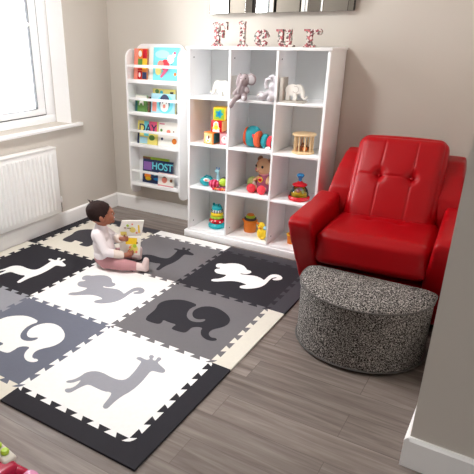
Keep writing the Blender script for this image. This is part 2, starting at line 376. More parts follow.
ELE= [(0.109, 0.16), (0.099, 0.186), (0.096, 0.228), (0.092, 0.274), (0.069, 0.326), (0.072, 0.373), (0.102, 0.413), (0.153, 0.446), (0.208, 0.45), (0.264, 0.439), (0.247, 0.387), (0.258, 0.338), (0.28, 0.297), (0.315, 0.271), (0.349, 0.269), (0.381, 0.29), (0.387, 0.317), (0.375, 0.328), (0.352, 0.305), (0.324, 0.304), (0.295, 0.328), (0.278, 0.365), (0.279, 0.402), (0.296, 0.442), (0.336, 0.467), (0.391, 0.465), (0.454, 0.435), (0.495, 0.394), (0.507, 0.349), (0.499, 0.306), (0.468, 0.262), (0.461, 0.232), (0.472, 0.203), (0.496, 0.183), (0.523, 0.193), (0.535, 0.178), (0.516, 0.158), (0.482, 0.155), (0.445, 0.174), (0.422, 0.208), (0.413, 0.244), (0.382, 0.236), (0.363, 0.214), (0.366, 0.184), (0.364, 0.153), (0.337, 0.145), (0.285, 0.145), (0.278, 0.165), (0.282, 0.198), (0.237, 0.195), (0.193, 0.201), (0.205, 0.174), (0.201, 0.151), (0.165, 0.144), (0.121, 0.147)]
MON= [(0.162, 0.153), (0.166, 0.17), (0.194, 0.194), (0.209, 0.232), (0.207, 0.269), (0.175, 0.26), (0.141, 0.256), (0.113, 0.275), (0.102, 0.306), (0.124, 0.329), (0.122, 0.343), (0.098, 0.335), (0.078, 0.353), (0.069, 0.386), (0.088, 0.405), (0.112, 0.407), (0.138, 0.44), (0.183, 0.462), (0.232, 0.452), (0.267, 0.42), (0.281, 0.404), (0.307, 0.405), (0.322, 0.384), (0.318, 0.358), (0.296, 0.338), (0.269, 0.338), (0.274, 0.323), (0.315, 0.335), (0.366, 0.352), (0.413, 0.339), (0.438, 0.321), (0.436, 0.362), (0.436, 0.412), (0.458, 0.441), (0.492, 0.442), (0.518, 0.42), (0.525, 0.39), (0.508, 0.365), (0.482, 0.354), (0.473, 0.368), (0.491, 0.392), (0.485, 0.405), (0.466, 0.384), (0.465, 0.337), (0.47, 0.277), (0.461, 0.225), (0.435, 0.187), (0.395, 0.155), (0.362, 0.148), (0.35, 0.167), (0.361, 0.188), (0.378, 0.207), (0.352, 0.218), (0.316, 0.22), (0.275, 0.208), (0.234, 0.176), (0.193, 0.144), (0.168, 0.142)]

# ------------------------------------------------------------------ the foam play mat
T, MT = .61, .012
TY = .609
NT = 7
def edge(a, b_, side=1, d=.025):
    """the dovetail zigzag from a to b: shared by the two tiles that meet there"""
    a = Vector(a); b_ = Vector(b_); u = (b_-a); L = u.length; u /= L; n = Vector((-u.y, u.x))*side; p = L/NT; e = p*.085
    out = [a]
    out.append(a+u*(p*.15)-n*(d*.33))
    for k in range(NT):
        s0 = k*p
        out += [a+u*(s0+p*.25+e)-n*(d/2), a+u*(s0+p*.25-e)+n*(d/2), a+u*(s0+p*.75+e)+n*(d/2), a+u*(s0+p*.75-e)-n*(d/2)]
    out.append(b_-u*(p*.15)-n*(d*.33))
    return [(v.x, v.y) for v in out]     # the end point b is left to the next edge
def gx(i): return i*T
def gy(j): return j*TY
def eh(i, j): return edge((gx(i), gy(j)), (gx(i+1), gy(j)))       # along X
def ev(i, j): return edge((gx(i), gy(j)), (gx(i), gy(j+1)))       # along Y
def rev(pts, end): return [end]+pts[1:][::-1]
def tile(i, j, m, shape, sm, name, label, sname):
    pts = eh(i, j)+ev(i+1, j)+rev(eh(i, j+1), (gx(i+1), gy(j+1)))+rev(ev(i, j), (gx(i), gy(j+1)))
    cx, cy = gx(i+.5), gy(j+.5)
    t = thing(name, label, 'foam tile', (cx, cy, 0), 0, 'interlocking animal foam tiles of the play mat')
    b = MB(); b.prism(m, [(x-cx, y-cy) for x, y in pts], 0, MT); b.build('tile_base', t, smooth=False)
    b = MB(); b.prism(sm, [(x-.305, (y-.305)*TY/T) for x, y in shape], .003, MT+.0008); b.build(sname, t, smooth=False)
def sub(pts, n=2):
    """round the corners of a traced outline"""
    for _ in range(n):
        o = []
        for k in range(len(pts)):
            a, c = pts[k], pts[(k+1) % len(pts)]
            o += [(a[0]*.75+c[0]*.25, a[1]*.75+c[1]*.25), (a[0]*.25+c[0]*.75, a[1]*.25+c[1]*.75)]
        pts = o
    return pts
GS, ES, MS = sub(GIR, 1), sub(ELE, 1), sub(MON, 1)
tile(-2, 0, 'f_light', MS, 'f_white', 'foam_tile', 'light grey foam tile at the front corner by the radiator wall', 'monkey_inlay')
tile(-1, 0, 'f_slate', ES, 'f_white', 'foam_tile', 'slate grey foam tile with a white elephant', 'elephant_inlay')
tile(0, 0, 'f_white', GS, 'f_pale', 'foam_tile', 'white foam tile with a grey giraffe at the dark-edged corner', 'giraffe_inlay')
tile(-2, 1, 'f_black', GS, 'f_white', 'foam_tile', 'charcoal foam tile with a white giraffe below the radiator', 'giraffe_inlay')
tile(-1, 1, 'f_white', MS, 'f_pale', 'foam_tile', 'white foam tile with a grey monkey in front of the baby', 'monkey_inlay')
tile(0, 1, 'f_mid', ES, 'f_black', 'foam_tile', 'mid grey foam tile with a charcoal elephant', 'elephant_inlay')
tile(-2, 2, 'f_cream', ES, 'f_dark', 'foam_tile', 'off-white foam tile with a dark elephant behind the baby', 'elephant_inlay')
tile(-1, 2, 'f_mid', GS, 'f_black', 'foam_tile', 'grey foam tile with a charcoal giraffe beside the baby\'s foot', 'giraffe_inlay')
tile(0, 2, 'f_black', MS, 'f_white', 'foam_tile', 'charcoal foam tile with a white monkey by the armchair', 'monkey_inlay')
BW, BT = .098, .098
def strip(inner, o0, o1, m, label):
    """edging strip: toothed inner side, straight outer side, ends cut square or mitred"""
    cx, cy = (o0[0]+o1[0])/2, (o0[1]+o1[1])/2
    b = MB(); pts = inner+[o1, o0]; b.prism(m, [(x-cx, y-cy) for x, y in pts], 0, MT)
    for v in b.bm.verts:   # outer edge feathers down a little
        if v.co.z > MT/2:
            X, Y = v.co.x+cx, v.co.y+cy
            if (abs(X-o0[0]) < 1e-5 and abs(Y-o0[1]) < 1e-5) or (abs(X-o1[0]) < 1e-5 and abs(Y-o1[1]) < 1e-5): v.co.z = MT*.8
    tag(b.build('edging_strip', loc=(cx, cy, 0), smooth=False), label, 'edging strip', 'straight edging strips around the play mat')
NX0, NX1, NY1 = gx(-2), gx(1), gy(3)
LBW = .094
cols = {(-2, 'f'): 'f_cream', (-1, 'f'): 'f_cream', (0, 'f'): 'f_black', (-2, 'b'): 'f_dark', (-1, 'b'): 'f_white', (0, 'b'): 'f_dark'}
flab = {(-2, 'f'): 'cream edging strip along the front of the light grey tile', (-1, 'f'): 'cream edging strip along the front of the white elephant tile',
        (0, 'f'): 'charcoal edging strip along the front of the grey giraffe tile', (-2, 'b'): 'dark grey edging strip between the baby and the room corner',
        (-1, 'b'): 'white edging strip in front of the book rack and bookcase', (0, 'b'): 'dark grey edging strip along the bookcase foot'}
for i in (-2, -1, 0):
    x0 = gx(i)-(LBW if i == -2 else 0); x1 = gx(i+1)+(BW if i == 0 else 0)
    strip(eh(i, 0)+[(gx(i+1), 0)], (x0, -BW), (x1, -BW), cols[(i, 'f')], flab[(i, 'f')])
    strip(eh(i, 3)+[(gx(i+1), NY1)], (x0, NY1+BT), (x1, NY1+BT), cols[(i, 'b')], flab[(i, 'b')])
rcol = ['f_black', 'f_cream', 'f_dark']; rl = ['charcoal edging strip on the floor side of the grey giraffe tile', 'cream edging strip on the floor side of the charcoal elephant tile', 'dark grey edging strip under the front of the red armchair']
lcol = ['f_black', 'f_cream', 'f_black']; ll = ['charcoal edging strip at the wall by the light grey tile', 'cream edging strip at the wall under the radiator', 'charcoal edging strip at the wall behind the baby']
for j in range(3):
    y0 = gy(j)-(BW if j == 0 else 0); y1 = gy(j+1)+(BT if j == 2 else 0)
    strip(ev(1, j)+[(NX1, gy(j+1))], (NX1+BW, y0), (NX1+BW, y1), rcol[j], rl[j])
    strip(ev(-2, j)+[(NX0, gy(j+1))], (NX0-LBW, y0), (NX0-LBW, y1), lcol[j], ll[j])

# ------------------------------------------------------------------ cube bookcase
BX0, BX1, BF, BB, BH = -.397, .574, 1.975, 2.262, 1.330
XD = [-.078, .248]
ZS = [.387, .699, 1.014]
def bookcase():
    cx = (BX0+BX1)/2
    t = thing('cube_bookcase', 'tall white bookcase of twelve open cubes holding toys', 'bookcase', (cx, (BF+BB)/2, 0))
    D = BB-BF; th = .015; yc = 0
    def part(name, x0, x1, z0, z1, y0=-D/2, y1=D/2, m='white', bev=.0015, parent=t):
        b = MB(); b.box(m, ((x0+x1)/2-cx, (y0+y1)/2, (z0+z1)/2), (x1-x0, y1-y0, z1-z0), bev); return b.build(name, parent)
    part('plinth', BX0-.025, BX1+.025, 0, .047, -D/2-.012, D/2-.0)
    sl = part('side_panel', BX0, BX0+.018, .047, BH-.016); sr = part('side_panel', BX1-.018, BX1, .047, BH-.016)
    part('top_panel', BX0-.008, BX1+.008, BH-.016, BH, -D/2-.008, D/2)
    for x in XD: part('divider', x-th/2, x+th/2, .047, BH-.016)
    part('bottom_panel', BX0+.018, BX1-.018, .047, .065, -D/2+.001, D/2-.006)
    xs = [BX0+.018, XD[0]-th/2, XD[0]+th/2, XD[1]-th/2, XD[1]+th/2, BX1-.018]
    for k in range(3):
        for z in ZS: part('shelf', xs[2*k], xs[2*k+1], z-.016, z, -D/2+.001, D/2-.006)
    part('back_panel', BX0+.018, BX1-.018, .047, BH-.016, D/2-.005, D/2, 'wback', 0)
    for x in (xs[0], xs[1], xs[2], xs[3], xs[4], xs[5]):
        s = 1 if x in (xs[0], xs[2], xs[4]) else -1
        for z in (1.262, .11):
            b = MB(); b.rod('screw', (x-cx, -D/2+.05, z), (x+s*.0015-cx, -D/2+.05, z), .0045); b.build('screw', t)
bookcase()

# ------------------------------------------------------------------ floral letters F l e u r on top
LZ = BH
def letter(name, parts, x, h, label):
    """parts: list of 2-D outlines, x from 0"""
    xs = [p[0] for q in parts for p in q]; w0 = (min(xs)+max(xs))/2
    b = MB()
    for k, q in enumerate(parts): b.prism('floral', [(px-w0, py) for px, py in q], -.012-.0004*k, .012+.0004*k, XZ, .0015)
    tag(b.build(name, loc=(x+w0-.006, 2.065, LZ)), label, 'letter', 'floral letters on top of the bookcase')
def arc(cx, cy, R, r, a0, a1, n=18, sy=1):
    o = [(cx+R*math.cos(math.radians(a0+(a1-a0)*k/n)), cy+sy*R*math.sin(math.radians(a0+(a1-a0)*k/n))) for k in range(n+1)]
    i = [(cx+r*math.cos(math.radians(a1+(a0-a1)*k/n)), cy+sy*r*math.sin(math.radians(a1+(a0-a1)*k/n))) for k in range(n+1)]
    return o+i
ser = lambda x0, x1, z, h=.016: [(x0, z), (x1, z), (x1, z+h*.6), (x1-.012, z+h), (x0+.012, z+h), (x0, z+h*.6)]
serT = lambda x0, x1, z, h=.016: [(x0, z), (x1, z), (x1, z-h*.6), (x1-.012, z-h), (x0+.012, z-h), (x0, z-h*.6)]
letter('letter_f', [rect(.024, .01, .062, .135), ser(.004, .082, 0), [(0, .145), (.118, .145), (.118, .098), (.106, .098), (.098, .122), (.062, .127), (.0, .132)], [(.062, .084), (.078, .084), (.084, .098), (.094, .098), (.094, .05), (.084, .05), (.078, .066), (.062, .066)]], -.262, .148, 'floral patterned wooden capital F, first letter on the bookcase top')
letter('letter_l', [rect(.016, .01, .050, .146), ser(0, .064, 0), [(.0, .134), (.016, .146), (.03, .15), (.03, .12), (.016, .126)]], -.066, .15, 'floral patterned wooden letter l, second letter on the bookcase top')
letter('letter_e', [arc(.05, .0505, .05, .021, 8, 325), [(.025, .042), (.095, .052), (.098, .066), (.025, .058)]], .05, .1, 'floral patterned round wooden letter e in the middle of the name')
letter('letter_u', [rect(.014, .03, .046, .092), serT(.0, .046, .1), arc(.048, .036, .034, .008, 180, 330), rect(.068, .012, .100, .092), serT(.056, .100, .1), ser(.068, .122, 0, .014)], .197, .1, 'floral patterned wooden letter u, fourth letter on the bookcase top')
letter('letter_r', [rect(.018, .01, .052, .092), ser(0, .074, 0), serT(.0, .052, .1), arc(.07, .060, .040, .020, 60, 165), circ(.092, .084, .0165)], .376, .1, 'floral patterned wooden letter r, last letter on the bookcase top')

# ------------------------------------------------------------------ wall mirror made of angled glass strips
def wall_mirror():
    x0, x1, z0, z1 = -.393, .592, 1.530, 1.95
    t = thing('wall_mirror', 'wide frameless mirror in upright strips on the wall above the floral letters', 'mirror', ((x0+x1)/2, 2.24, z0))
    cx = (x0+x1)/2
    b = MB(); b.box('screw', (0, .022, (z1-z0)/2), (x1-x0, .022, z1-z0)); b.build('backing', t, smooth=False)
    for a, c, yaw in MIR:
        w_ = c-a
        b = MB(); b.box('mirror', (0, 0, (z1-z0)/2), (w_-.001, .006, z1-z0), .0005)
        o = b.build('mirror_panel', t, smooth=False); o.location = ((a+c)/2-cx, 0, 0); o.rotation_euler = (0, 0, math.radians(yaw))
MIR = [(-.393, -.235, -11), (-.235, -.116, -1), (-.116, -.068, 5), (-.068, .093, -14), (.093, .258, -3), (.258, .313, -16), (.313, .392, 0), (.392, .405, -16), (.405, .56, -4), (.56, .592, 8)]
wall_mirror()

# ------------------------------------------------------------------ wall book rack
RX0, RX1, RF, RB = -1.065, -.575, 2.14, 2.262
def rack():
    cx = (RX0+RX1)/2; D = RB-RF
    t = thing('book_rack', 'white wall-hung book rack with four railed shelves left of the bookcase', 'book rack', (cx, (RF+RB)/2, 0))
    z0, z1 = .185, 1.30
    prof = []          # side board outline in (y,z): rounded at the front top and bottom
    R = .07
    prof += [(D/2, z0), (D/2, z1)]
    prof += [(-D/2+R-R*math.sin(a), z1-R+R*math.cos(a)) for a in [PI/2*k/8 for k in range(9)]]
    prof += [(-D/2+R-R*math.cos(a), z0+R-R*math.sin(a)) for a in [PI/2*k/8 for k in range(9)]]
    for x in (RX0, RX1-.016):
        b = MB(); b.prism('white', prof, 0, .016, Matrix(((0, 0, 1, x-cx), (1, 0, 0, 0), (0, 1, 0, 0), (0, 0, 0, 1))), .002); b.build('side_panel', t)
    # back board with an arched top
    w2 = (RX1-RX0)/2-.016
    pts = [(-w2, .25), (w2, .25), (w2, 1.255)]+[(w2-.075+.075*math.cos(a), 1.255+.082*math.sin(a)) for a in [PI/2*k/8 for k in range(1, 9)]]+[(-w2+.075-.075*math.sin(a), 1.255+.082*math.cos(a)) for a in [PI/2*k/8 for k in range(9)]]
    b = MB(); b.prism('white', pts, -.004, .004, Matrix.Translation((0, D/2-.006, 0)) @ XZ); b.build('back_panel', t)
    for z in (1.062, .826, .580, .262):
        b = MB(); b.box('white', (0, -.004, z+.008), (2*w2, D-.012, .016), .001); b.box('white', (0, -D/2+.010, z+.012), (2*w2-.001, .014, .03), .003); b.build('shelf', t)
    for z in (1.183, .945, .703, .381):
        b = MB(); b.box('white', (0, -D/2+.012, z), (2*w2, .014, .020), .004); b.build('rail', t)
rack()

# ------------------------------------------------------------------ books in the rack
def book(x0, x1, z0, h, y, cover, art, label, th=.012, lean=6, spine=None):
    """a book standing on its lower edge, leaning back; art in fractions of the cover"""
    w = x1-x0
    b = MB()
    b.box('paper', (0, 0, h/2), (w-.006, th-.004, h-.006))
    b.box(cover, (0, -th/2+.001, h/2), (w, .002, h)); b.box(cover, (0, th/2-.001, h/2), (w, .002, h)); b.box(spine or cover, (-w/2+.001, 0, h/2), (.002, th, h))
    o = b.build('picture_book', loc=((x0+x1)/2, y, z0), smooth=False); o.rotation_euler = (-math.radians(lean), 0, 0)
    tag(o, label, 'book', 'children\'s books in the wall rack')
    for k, (nm, m, q) in enumerate(art):
        c = MB(); c.prism(m, [((px-.5)*w, py*h) for px, py in q], th/2+.0004*(1+k*.5), th/2+.0006*(2+k*.5), XZ); c.build(nm, o, smooth=False)
def text_on(o, s, size, x, z, m, th, nm='cover_lettering'):
    cu = bpy.data.curves.new(nm, 'FONT'); cu.body = s; cu.size = size; cu.extrude = .0005; cu.align_x = 'CENTER'; cu.offset = size*.02
    tmp = bpy.data.objects.new(nm, cu); C.objects.link(tmp); dg = bpy.context.evaluated_depsgraph_get(); dg.update()
    me = bpy.data.meshes.new_from_object(tmp.evaluated_get(dg)); bpy.data.objects.remove(tmp); bpy.data.curves.remove(cu)
    me.transform(Matrix.Translation((x, -th/2-.0016, z)) @ XZ); me.materials.clear(); me.materials.append(M[m])
    ob = bpy.data.objects.new(nm, me); C.objects.link(ob); ob.parent = o
# top shelf (shelf top 1.078)
Y1 = 2.205
book(-1.03, -.905, 1.0795, .225, 2.20, 'orange', [('cover_panel', 'salmon', rect(.0, .0, .32, 1)), ('cover_panel', 'green', rect(.3, .42, .64, .68)), ('cover_panel', 'yellow', rect(.64, .36, .98, .68)), ('cover_panel', 'red', rect(.64, .7, .98, .98)), ('cover_picture', 'paper', circ(.46, .84, .13, 16, .1)), ('cover_panel', 'red', rect(.3, .04, .62, .3)), ('cover_picture', 'paper', circ(.46, .17, .08, 12)), ('cover_panel', 'navy', rect(.66, .04, .98, .26)), ('cover_picture', 'red', rect(.3, .32, .64, .38))], 'orange and yellow patchwork picture book on the top rack shelf')
book(-.900, -.855, 1.0795, .235, 2.212, 'paper', [], 'narrow plain white book between the two bright books on the top rack shelf')
book(-.850, -.620, 1.0795, .235, 2.20, 'cyan', [('cover_picture', 'paleblue', circ(.35, .8, .28, 20, .12)), ('cover_picture', 'coral', circ(.48, .48, .17)), ('cover_picture', 'salmon', circ(.3, .5, .12)), ('cover_picture', 'paper', circ(.68, .66, .13)), ('cover_picture', 'paper', circ(.8, .78, .07)), ('cover_picture', 'pink', circ(.83, .84, .04, 12)), ('cover_picture', 'black', circ(.66, .7, .014, 10)), ('cover_picture', 'black', circ(.6, .6, .014, 10)), ('cover_picture', 'black', circ(.74, .52, .02, 10)), ('cover_picture', 'pink', [(.36, .1), (.62, .36), (.6, .42), (.5, .42), (.3, .14)]), ('cover_picture', 'pyellow', circ(.22, .3, .12)), ('cover_picture', 'orange', circ(.88, .22, .05))], 'large cyan picture book with a pink and white animal on the top rack shelf')
# second shelf (top .842)
book(-1.028, -.915, .8435, .125, 2.20, 'green', [('cover_picture', 'paper', [(.3, .4), (.36, .62), (.5, .7), (.7, .66), (.72, .4), (.64, .4), (.6, .52), (.42, .52), (.38, .4)]), ('cover_picture', 'dgreen', rect(.0, .0, .2, .7)), ('cover_panel', 'paper', rect(.02, .8, .98, .99))], 'small green book with a white animal on the second rack shelf')
book(-.908, -.88, .8435, .118, 2.205, 'brown', [('cover_panel', 'black', rect(.55, 0, 1, 1))], 'narrow brown and black book beside the small green book')
book(-.872, -.665, .8435, .178, 2.222, 'pyellow', [('cover_picture', 'green', circ(.2, .9, .09, 12)), ('cover_picture', 'teal', circ(.4, .87, .07, 12)), ('cover_picture', 'black', rect(.78, .8, .92, .9))], 'pale yellow book standing behind the penguin book', lean=2)
book(-.868, -.652, .8435, .148, 2.19, 'paleblue', [('cover_picture', 'salmon', rect(.06, .1, .24, .62)), ('cover_picture', 'cyan', circ(.6, .5, .34, 24, .46)), ('cover_picture', 'navy', circ(.58, .55, .22, 24, .42)), ('cover_picture', 'paper', circ(.58, .42, .18, 20, .3)), ('cover_picture', 'salmon', circ(.57, .38, .06, 14, .1)), ('cover_picture', 'black', circ(.5, .55, .02, 8, .03)), ('cover_picture', 'black', circ(.66, .55, .02, 8, .03))], 'pale blue book with a penguin on the second rack shelf')
# third shelf (top .596)
book(-1.018, -.82, .5975, .178, 2.20, 'pyellow', [('cover_panel', 'navy', rect(0, 0, .1, .6)), ('cover_panel', 'cyan', rect(.32, .35, .56, 1)), ('cover_panel', 'pink', rect(.56, .5, .95, 1)), ('cover_picture', 'paleblue', rect(.12, .02, .5, .3)), ('cover_picture', 'green', circ(.72, .3, .14, 14, .12))], 'yellow book with big dark letters on the third rack shelf')
text_on(bpy.data.objects['picture_book.007'], 'DAY', .085, .0, .095, 'navy', .012)
book(-.814, -.632, .5975, .183, 2.20, 'paper', [('cover_picture', 'salmon', circ(.52, .62, .1, 16, .08)), ('cover_picture', 'brown', circ(.78, .64, .03, 10)), ('cover_picture', 'navy', circ(.2, .3, .06, 12)), ('cover_picture', 'green', circ(.15, .66, .06, 12)), ('cover_picture', 'orange', circ(.84, .25, .12, 14)), ('cover_picture', 'pink', rect(.05, .9, .3, .94))], 'white book with a small pink face on the third rack shelf')
# bottom shelf (top .278)
book(-1.0, -.745, .2795, .205, 2.238, 'lime', [('cover_picture', 'brown', rect(0, .9, .3, 1))], 'lime green book at the back of the bottom rack shelf', lean=2)
book(-.99, -.695, .2795, .190, 2.212, 'navy', [('cover_panel', 'purple', rect(.03, .55, .3, .9)), ('cover_picture', 'orange', circ(.18, .3, .11, 16, .14)), ('cover_picture', 'yellow', circ(.2, .18, .1, 16, .08)), ('cover_picture', 'cyan', circ(.42, .4, .05, 12)), ('cover_picture', 'blue', circ(.5, .2, .12, 12, .06))], 'navy blue book with pale blue lettering on the bottom rack shelf')
text_on(bpy.data.objects['picture_book.010'], 'HOST', .078, .045, .118, 'cyan', .012)
book(-.815, -.665, .2795, .105, 2.185, 'paper', [('cover_picture', 'rosy', rect(.0, .8, 1, 1)), ('cover_picture', 'rosy', rect(.0, .0, 1, .1)), ('cover_picture', 'salmon', circ(.42, .5, .17, 16, .24)), ('cover_picture', 'black', [(.28, .62), (.42, .82), (.58, .62), (.5, .68), (.35, .68)]), ('cover_picture', 'brown', circ(.85, .5, .08, 12, .12))], 'small white and pink book with a child\'s face on the bottom rack shelf')

SKY, EXPO = 19, 0.57

# ------------------------------------------------------------------ toys on the bookcase
SH = {0: 1.014, 1: .699, 2: .387, 3: .065}
ELS = [(-.052, .0), (-.056, .012), (-.044, .016), (-.042, .012), (-.036, .014), (-.038, .034), (-.048, .046), (-.05, .066), (-.038, .086), (-.018, .094), (.004, .088), (.026, .090), (.046, .078), (.052, .056), (.050, .0), (.030, .0), (.028, .022), (.008, .022), (.006, .0), (-.014, .0), (-.018, .022), (-.028, .02), (-.03, .004), (-.04, -.003)]
def bookend(x, y, flip, pan_h, label, pm):
    t = thing('elephant_bookend', label, 'bookend', (x, y, SH[0]), 0, 'elephant bookends on the top row of cubes')
    s = -1 if flip else 1
    b = MB(); b.box('eleph' if not flip else pm, (0, 0, .006), (.158, .075, .012), .002); b.build('base', t)
    b = MB(); b.box(pm, (s*.068, .0, .012+pan_h/2), (.022, .075, pan_h), .002); b.build('upright', t)
    mx = Matrix.Translation((-s*.006, -.012, .0145)) @ XZ @ Matrix.Diagonal((s, 1, 1, 1))
    def thick(pts, w):
        L, Rr = [], []
        for i, p in enumerate(pts):
            d = Vector(pts[min(i+1, len(pts)-1)])-Vector(pts[max(i-1, 0)]); d.normalize(); n = Vector((-d.y, d.x))*w[i]/2
            L.append((p[0]+n.x, p[1]+n.y)); Rr.append((p[0]-n.x, p[1]-n.y))
        return L+Rr[::-1]
    b = MB(); th_ = iter((.0100, .0096, .0092, .0088, .0084)); q = lambda o: (lambda k: b.prism('eleph', o, -k, k, mx, .0008))(next(th_))
    q(circ(.012, .060, .042, 26, .034)); q(circ(-.028, .066, .028, 22)); q(rect(-.020, 0, .004, .05)); q(rect(.026, 0, .050, .055))
    q(thick([(-.046, .066), (-.054, .048), (-.056, .030), (-.062, .016), (-.072, .012), (-.080, .018), (-.083, .028)], [.026, .021, .016, .012, .010, .009, .008]))
    e = b.build('elephant', t)
    b = MB(); b.prism('paleblk', arc(-.012, .064, .021, .0175, 60, 330), .010, .0108, mx); b.build('ear_line', e, smooth=False)
bookend(-0.146, 2.023, False, .13, 'white elephant bookend with its trunk towards the window, top cube by the book rack', 'eleph')
bookend(0.350, 2.018, True, .135, 'white elephant bookend with a greige upright, top cube on the armchair side', 'paleblk')

def plush(name, label, cat, loc, rzv, m, blobs, extras, group, vox=.005):
    t = thing(name, label, cat, loc, rzv, group)
    b = MB()
    for q in blobs:
        if q[0] == 'e': b.ell(m, q[1], q[2], seg=16)
        else: b.cap(m, q[1], q[2], q[3], q[4])
    body = b.build('body', t, remesh=vox, sm=4)
    for nm, mm, fn in extras:
        b = MB(); fn(b, mm); b.build(nm, t)
    return t
PG = 'soft toys in the cubes'
def ear(c, r, rot): return lambda b, m: b.ell(m, c, r, rot)
# plush elephant sitting on the shelf edge, legs hanging over
plush('plush_elephant', 'mauve grey plush elephant sitting on the edge of the top middle cube', 'soft toy', (0.015, 1.990, SH[0]), .15, 'greyp',
      [('e', (0, 0, .045), (.032, .03, .043)), ('e', (.012, -.008, .122), (.034, .034, .038)),
       ('c', (.004, -.036, .118), (-.010, -.052, .07), .015, .012), ('c', (-.010, -.052, .07), (-.012, -.05, .045), .012, .010),
       ('c', (-.018, -.02, .02), (-.032, -.066, .006), .017, .016), ('c', (-.032, -.072, .006), (-.052, -.078, -.030), .015, .017),
       ('c', (.018, -.02, .022), (.030, -.064, .018), .017, .020),
       ('c', (-.028, -.005, .07), (-.046, -.03, .04), .013, .013), ('c', (.028, -.005, .07), (.042, -.035, .055), .013, .013)],
      [('ear', M['greyp'], ear((-.028, -.004, .118), (.016, .010, .044), ry(.25))), ('ear', M['greyp'], ear((.052, -.004, .125), (.034, .012, .036), ry(-.3))),
       ('inner_ear', M['greyl'], ear((.054, -.013, .124), (.024, .006, .026), ry(-.3))), ('eye', M['black'], lambda b, m: [b.ell(m, (-.004, -.038, .132), .0035), b.ell(m, (.026, -.038, .132), .0035)]),
       ('foot_pad', M['greyl'], lambda b, m: b.ell(m, (.032, -.080, .018), (.013, .005, .014)))], PG)
plush('plush_rabbit', 'pale grey plush rabbit flopped against the divider in the top middle cube', 'soft toy', (0.188, 2.020, SH[0]), -.1, 'greyl',
      [('e', (.012, .01, .040), (.036, .034, .036)), ('e', (.018, 0, .088), (.026, .026, .030)), ('e', (-.046, -.02, .030), (.034, .026, .028)), ('c', (-.02, -.01, .03), (-.05, -.03, .024), .018, .02),
       ('c', (.03, -.02, .025), (.034, -.050, .022), .018, .020), ('c', (-.006, -.02, .05), (-.02, -.05, .03), .012, .014)],
      [('ear', M['greyl'], lambda b, m: b.tube(m, [(.018, 0, .112), (.004, -.01, .134), (-.018, -.014, .126), (-.022, -.018, .098), (-.010, -.022, .078)], [.008, .012, .013, .012, .009], 10)),
       ('ear', M['greyl'], lambda b, m: b.tube(m, [(.028, 0, .112), (.034, -.006, .138), (.02, -.012, .150), (.0, -.014, .142)], [.008, .011, .012, .009], 10)),
       ('belly_patch', M['paper'], lambda b, m: b.ell(m, (-.05, -.034, .032), (.020, .012, .014)))], PG)

# soft alphabet blocks
def block(x, y, z, s, rzv, m, face, side, fig, label):
    t = thing('toy_block', label, 'toy block', (x, y, z), rzv, 'picture blocks in a tower')
    b = MB(); b.box(m, (0, 0, s/2), (s, s, s), .004, 3); b.build('block_body', t)
    b = MB(); b.box(face, (0, -s/2-.0004, s/2), (s*.82, .0016, s*.82), .0006); f = b.build('front_panel', t)
    b = MB(); b.box(side, (s/2+.0004, 0, s/2), (.0016, s*.84, s*.84), .0006); b.build('side_panel', t)
    for k, (mm, q) in enumerate(fig):
        c = MB(); c.prism(mm, [(px*s, py*s) for px, py in q], s/2+.0014+.0003*k, s/2+.0018+.0003*k, XZ); c.build('front_picture', f, smooth=False)
leaf = [(.5+.0-.5+.28*math.cos(2*PI*k/24)*(1+.25*math.cos(5*2*PI*k/24)), .5+.28*math.sin(2*PI*k/24)*(1+.25*math.cos(5*2*PI*k/24))) for k in range(24)]
block(-0.240, 2.042, SH[1], .082, -.1, 'orange', 'peach', 'dgreen', [('paper', circ(0, .42, .24, 16, .3)), ('brown', circ(.05, .6, .1, 10, .16)), ('yellow', circ(-.02, .3, .1, 12))], 'orange picture block, lower one on the rack side of the block tower')
block(-0.130, 2.065, SH[1], .078, .0, 'rosy', 'rosy', 'red', [('paper', circ(0, .48, .3, 18)), ('rosy', circ(0, .6, .12, 12)), ('red', circ(0, .12, .06, 8))], 'rosy pink picture block, lower one by the divider in the block tower')
block(-0.192, 2.057, SH[1]+.0825, .082, .0, 'red', 'red', 'peach', [('paper', [(-.34, .0+.05), (.34, .05), (.26, .4), (.2, .85), (0, .95), (-.2, .85), (-.3, .4)]), ('yellow', circ(0, .45, .2, 16, .24)), ('yellow', circ(-.3, .35, .09, 10)), ('yellow', circ(.3, .35, .09, 10)), ('pyellow', circ(0, .68, .14, 14))], 'red picture block with a yellow chick, middle of the block tower')
block(-0.182, 2.057, SH[1]+.165, .085, .28, 'yellow', 'lime', 'peach', [('teal', leaf), ('blue', circ(0, .5, .12, 12, .2))], 'lime and yellow picture block on top of the block tower')

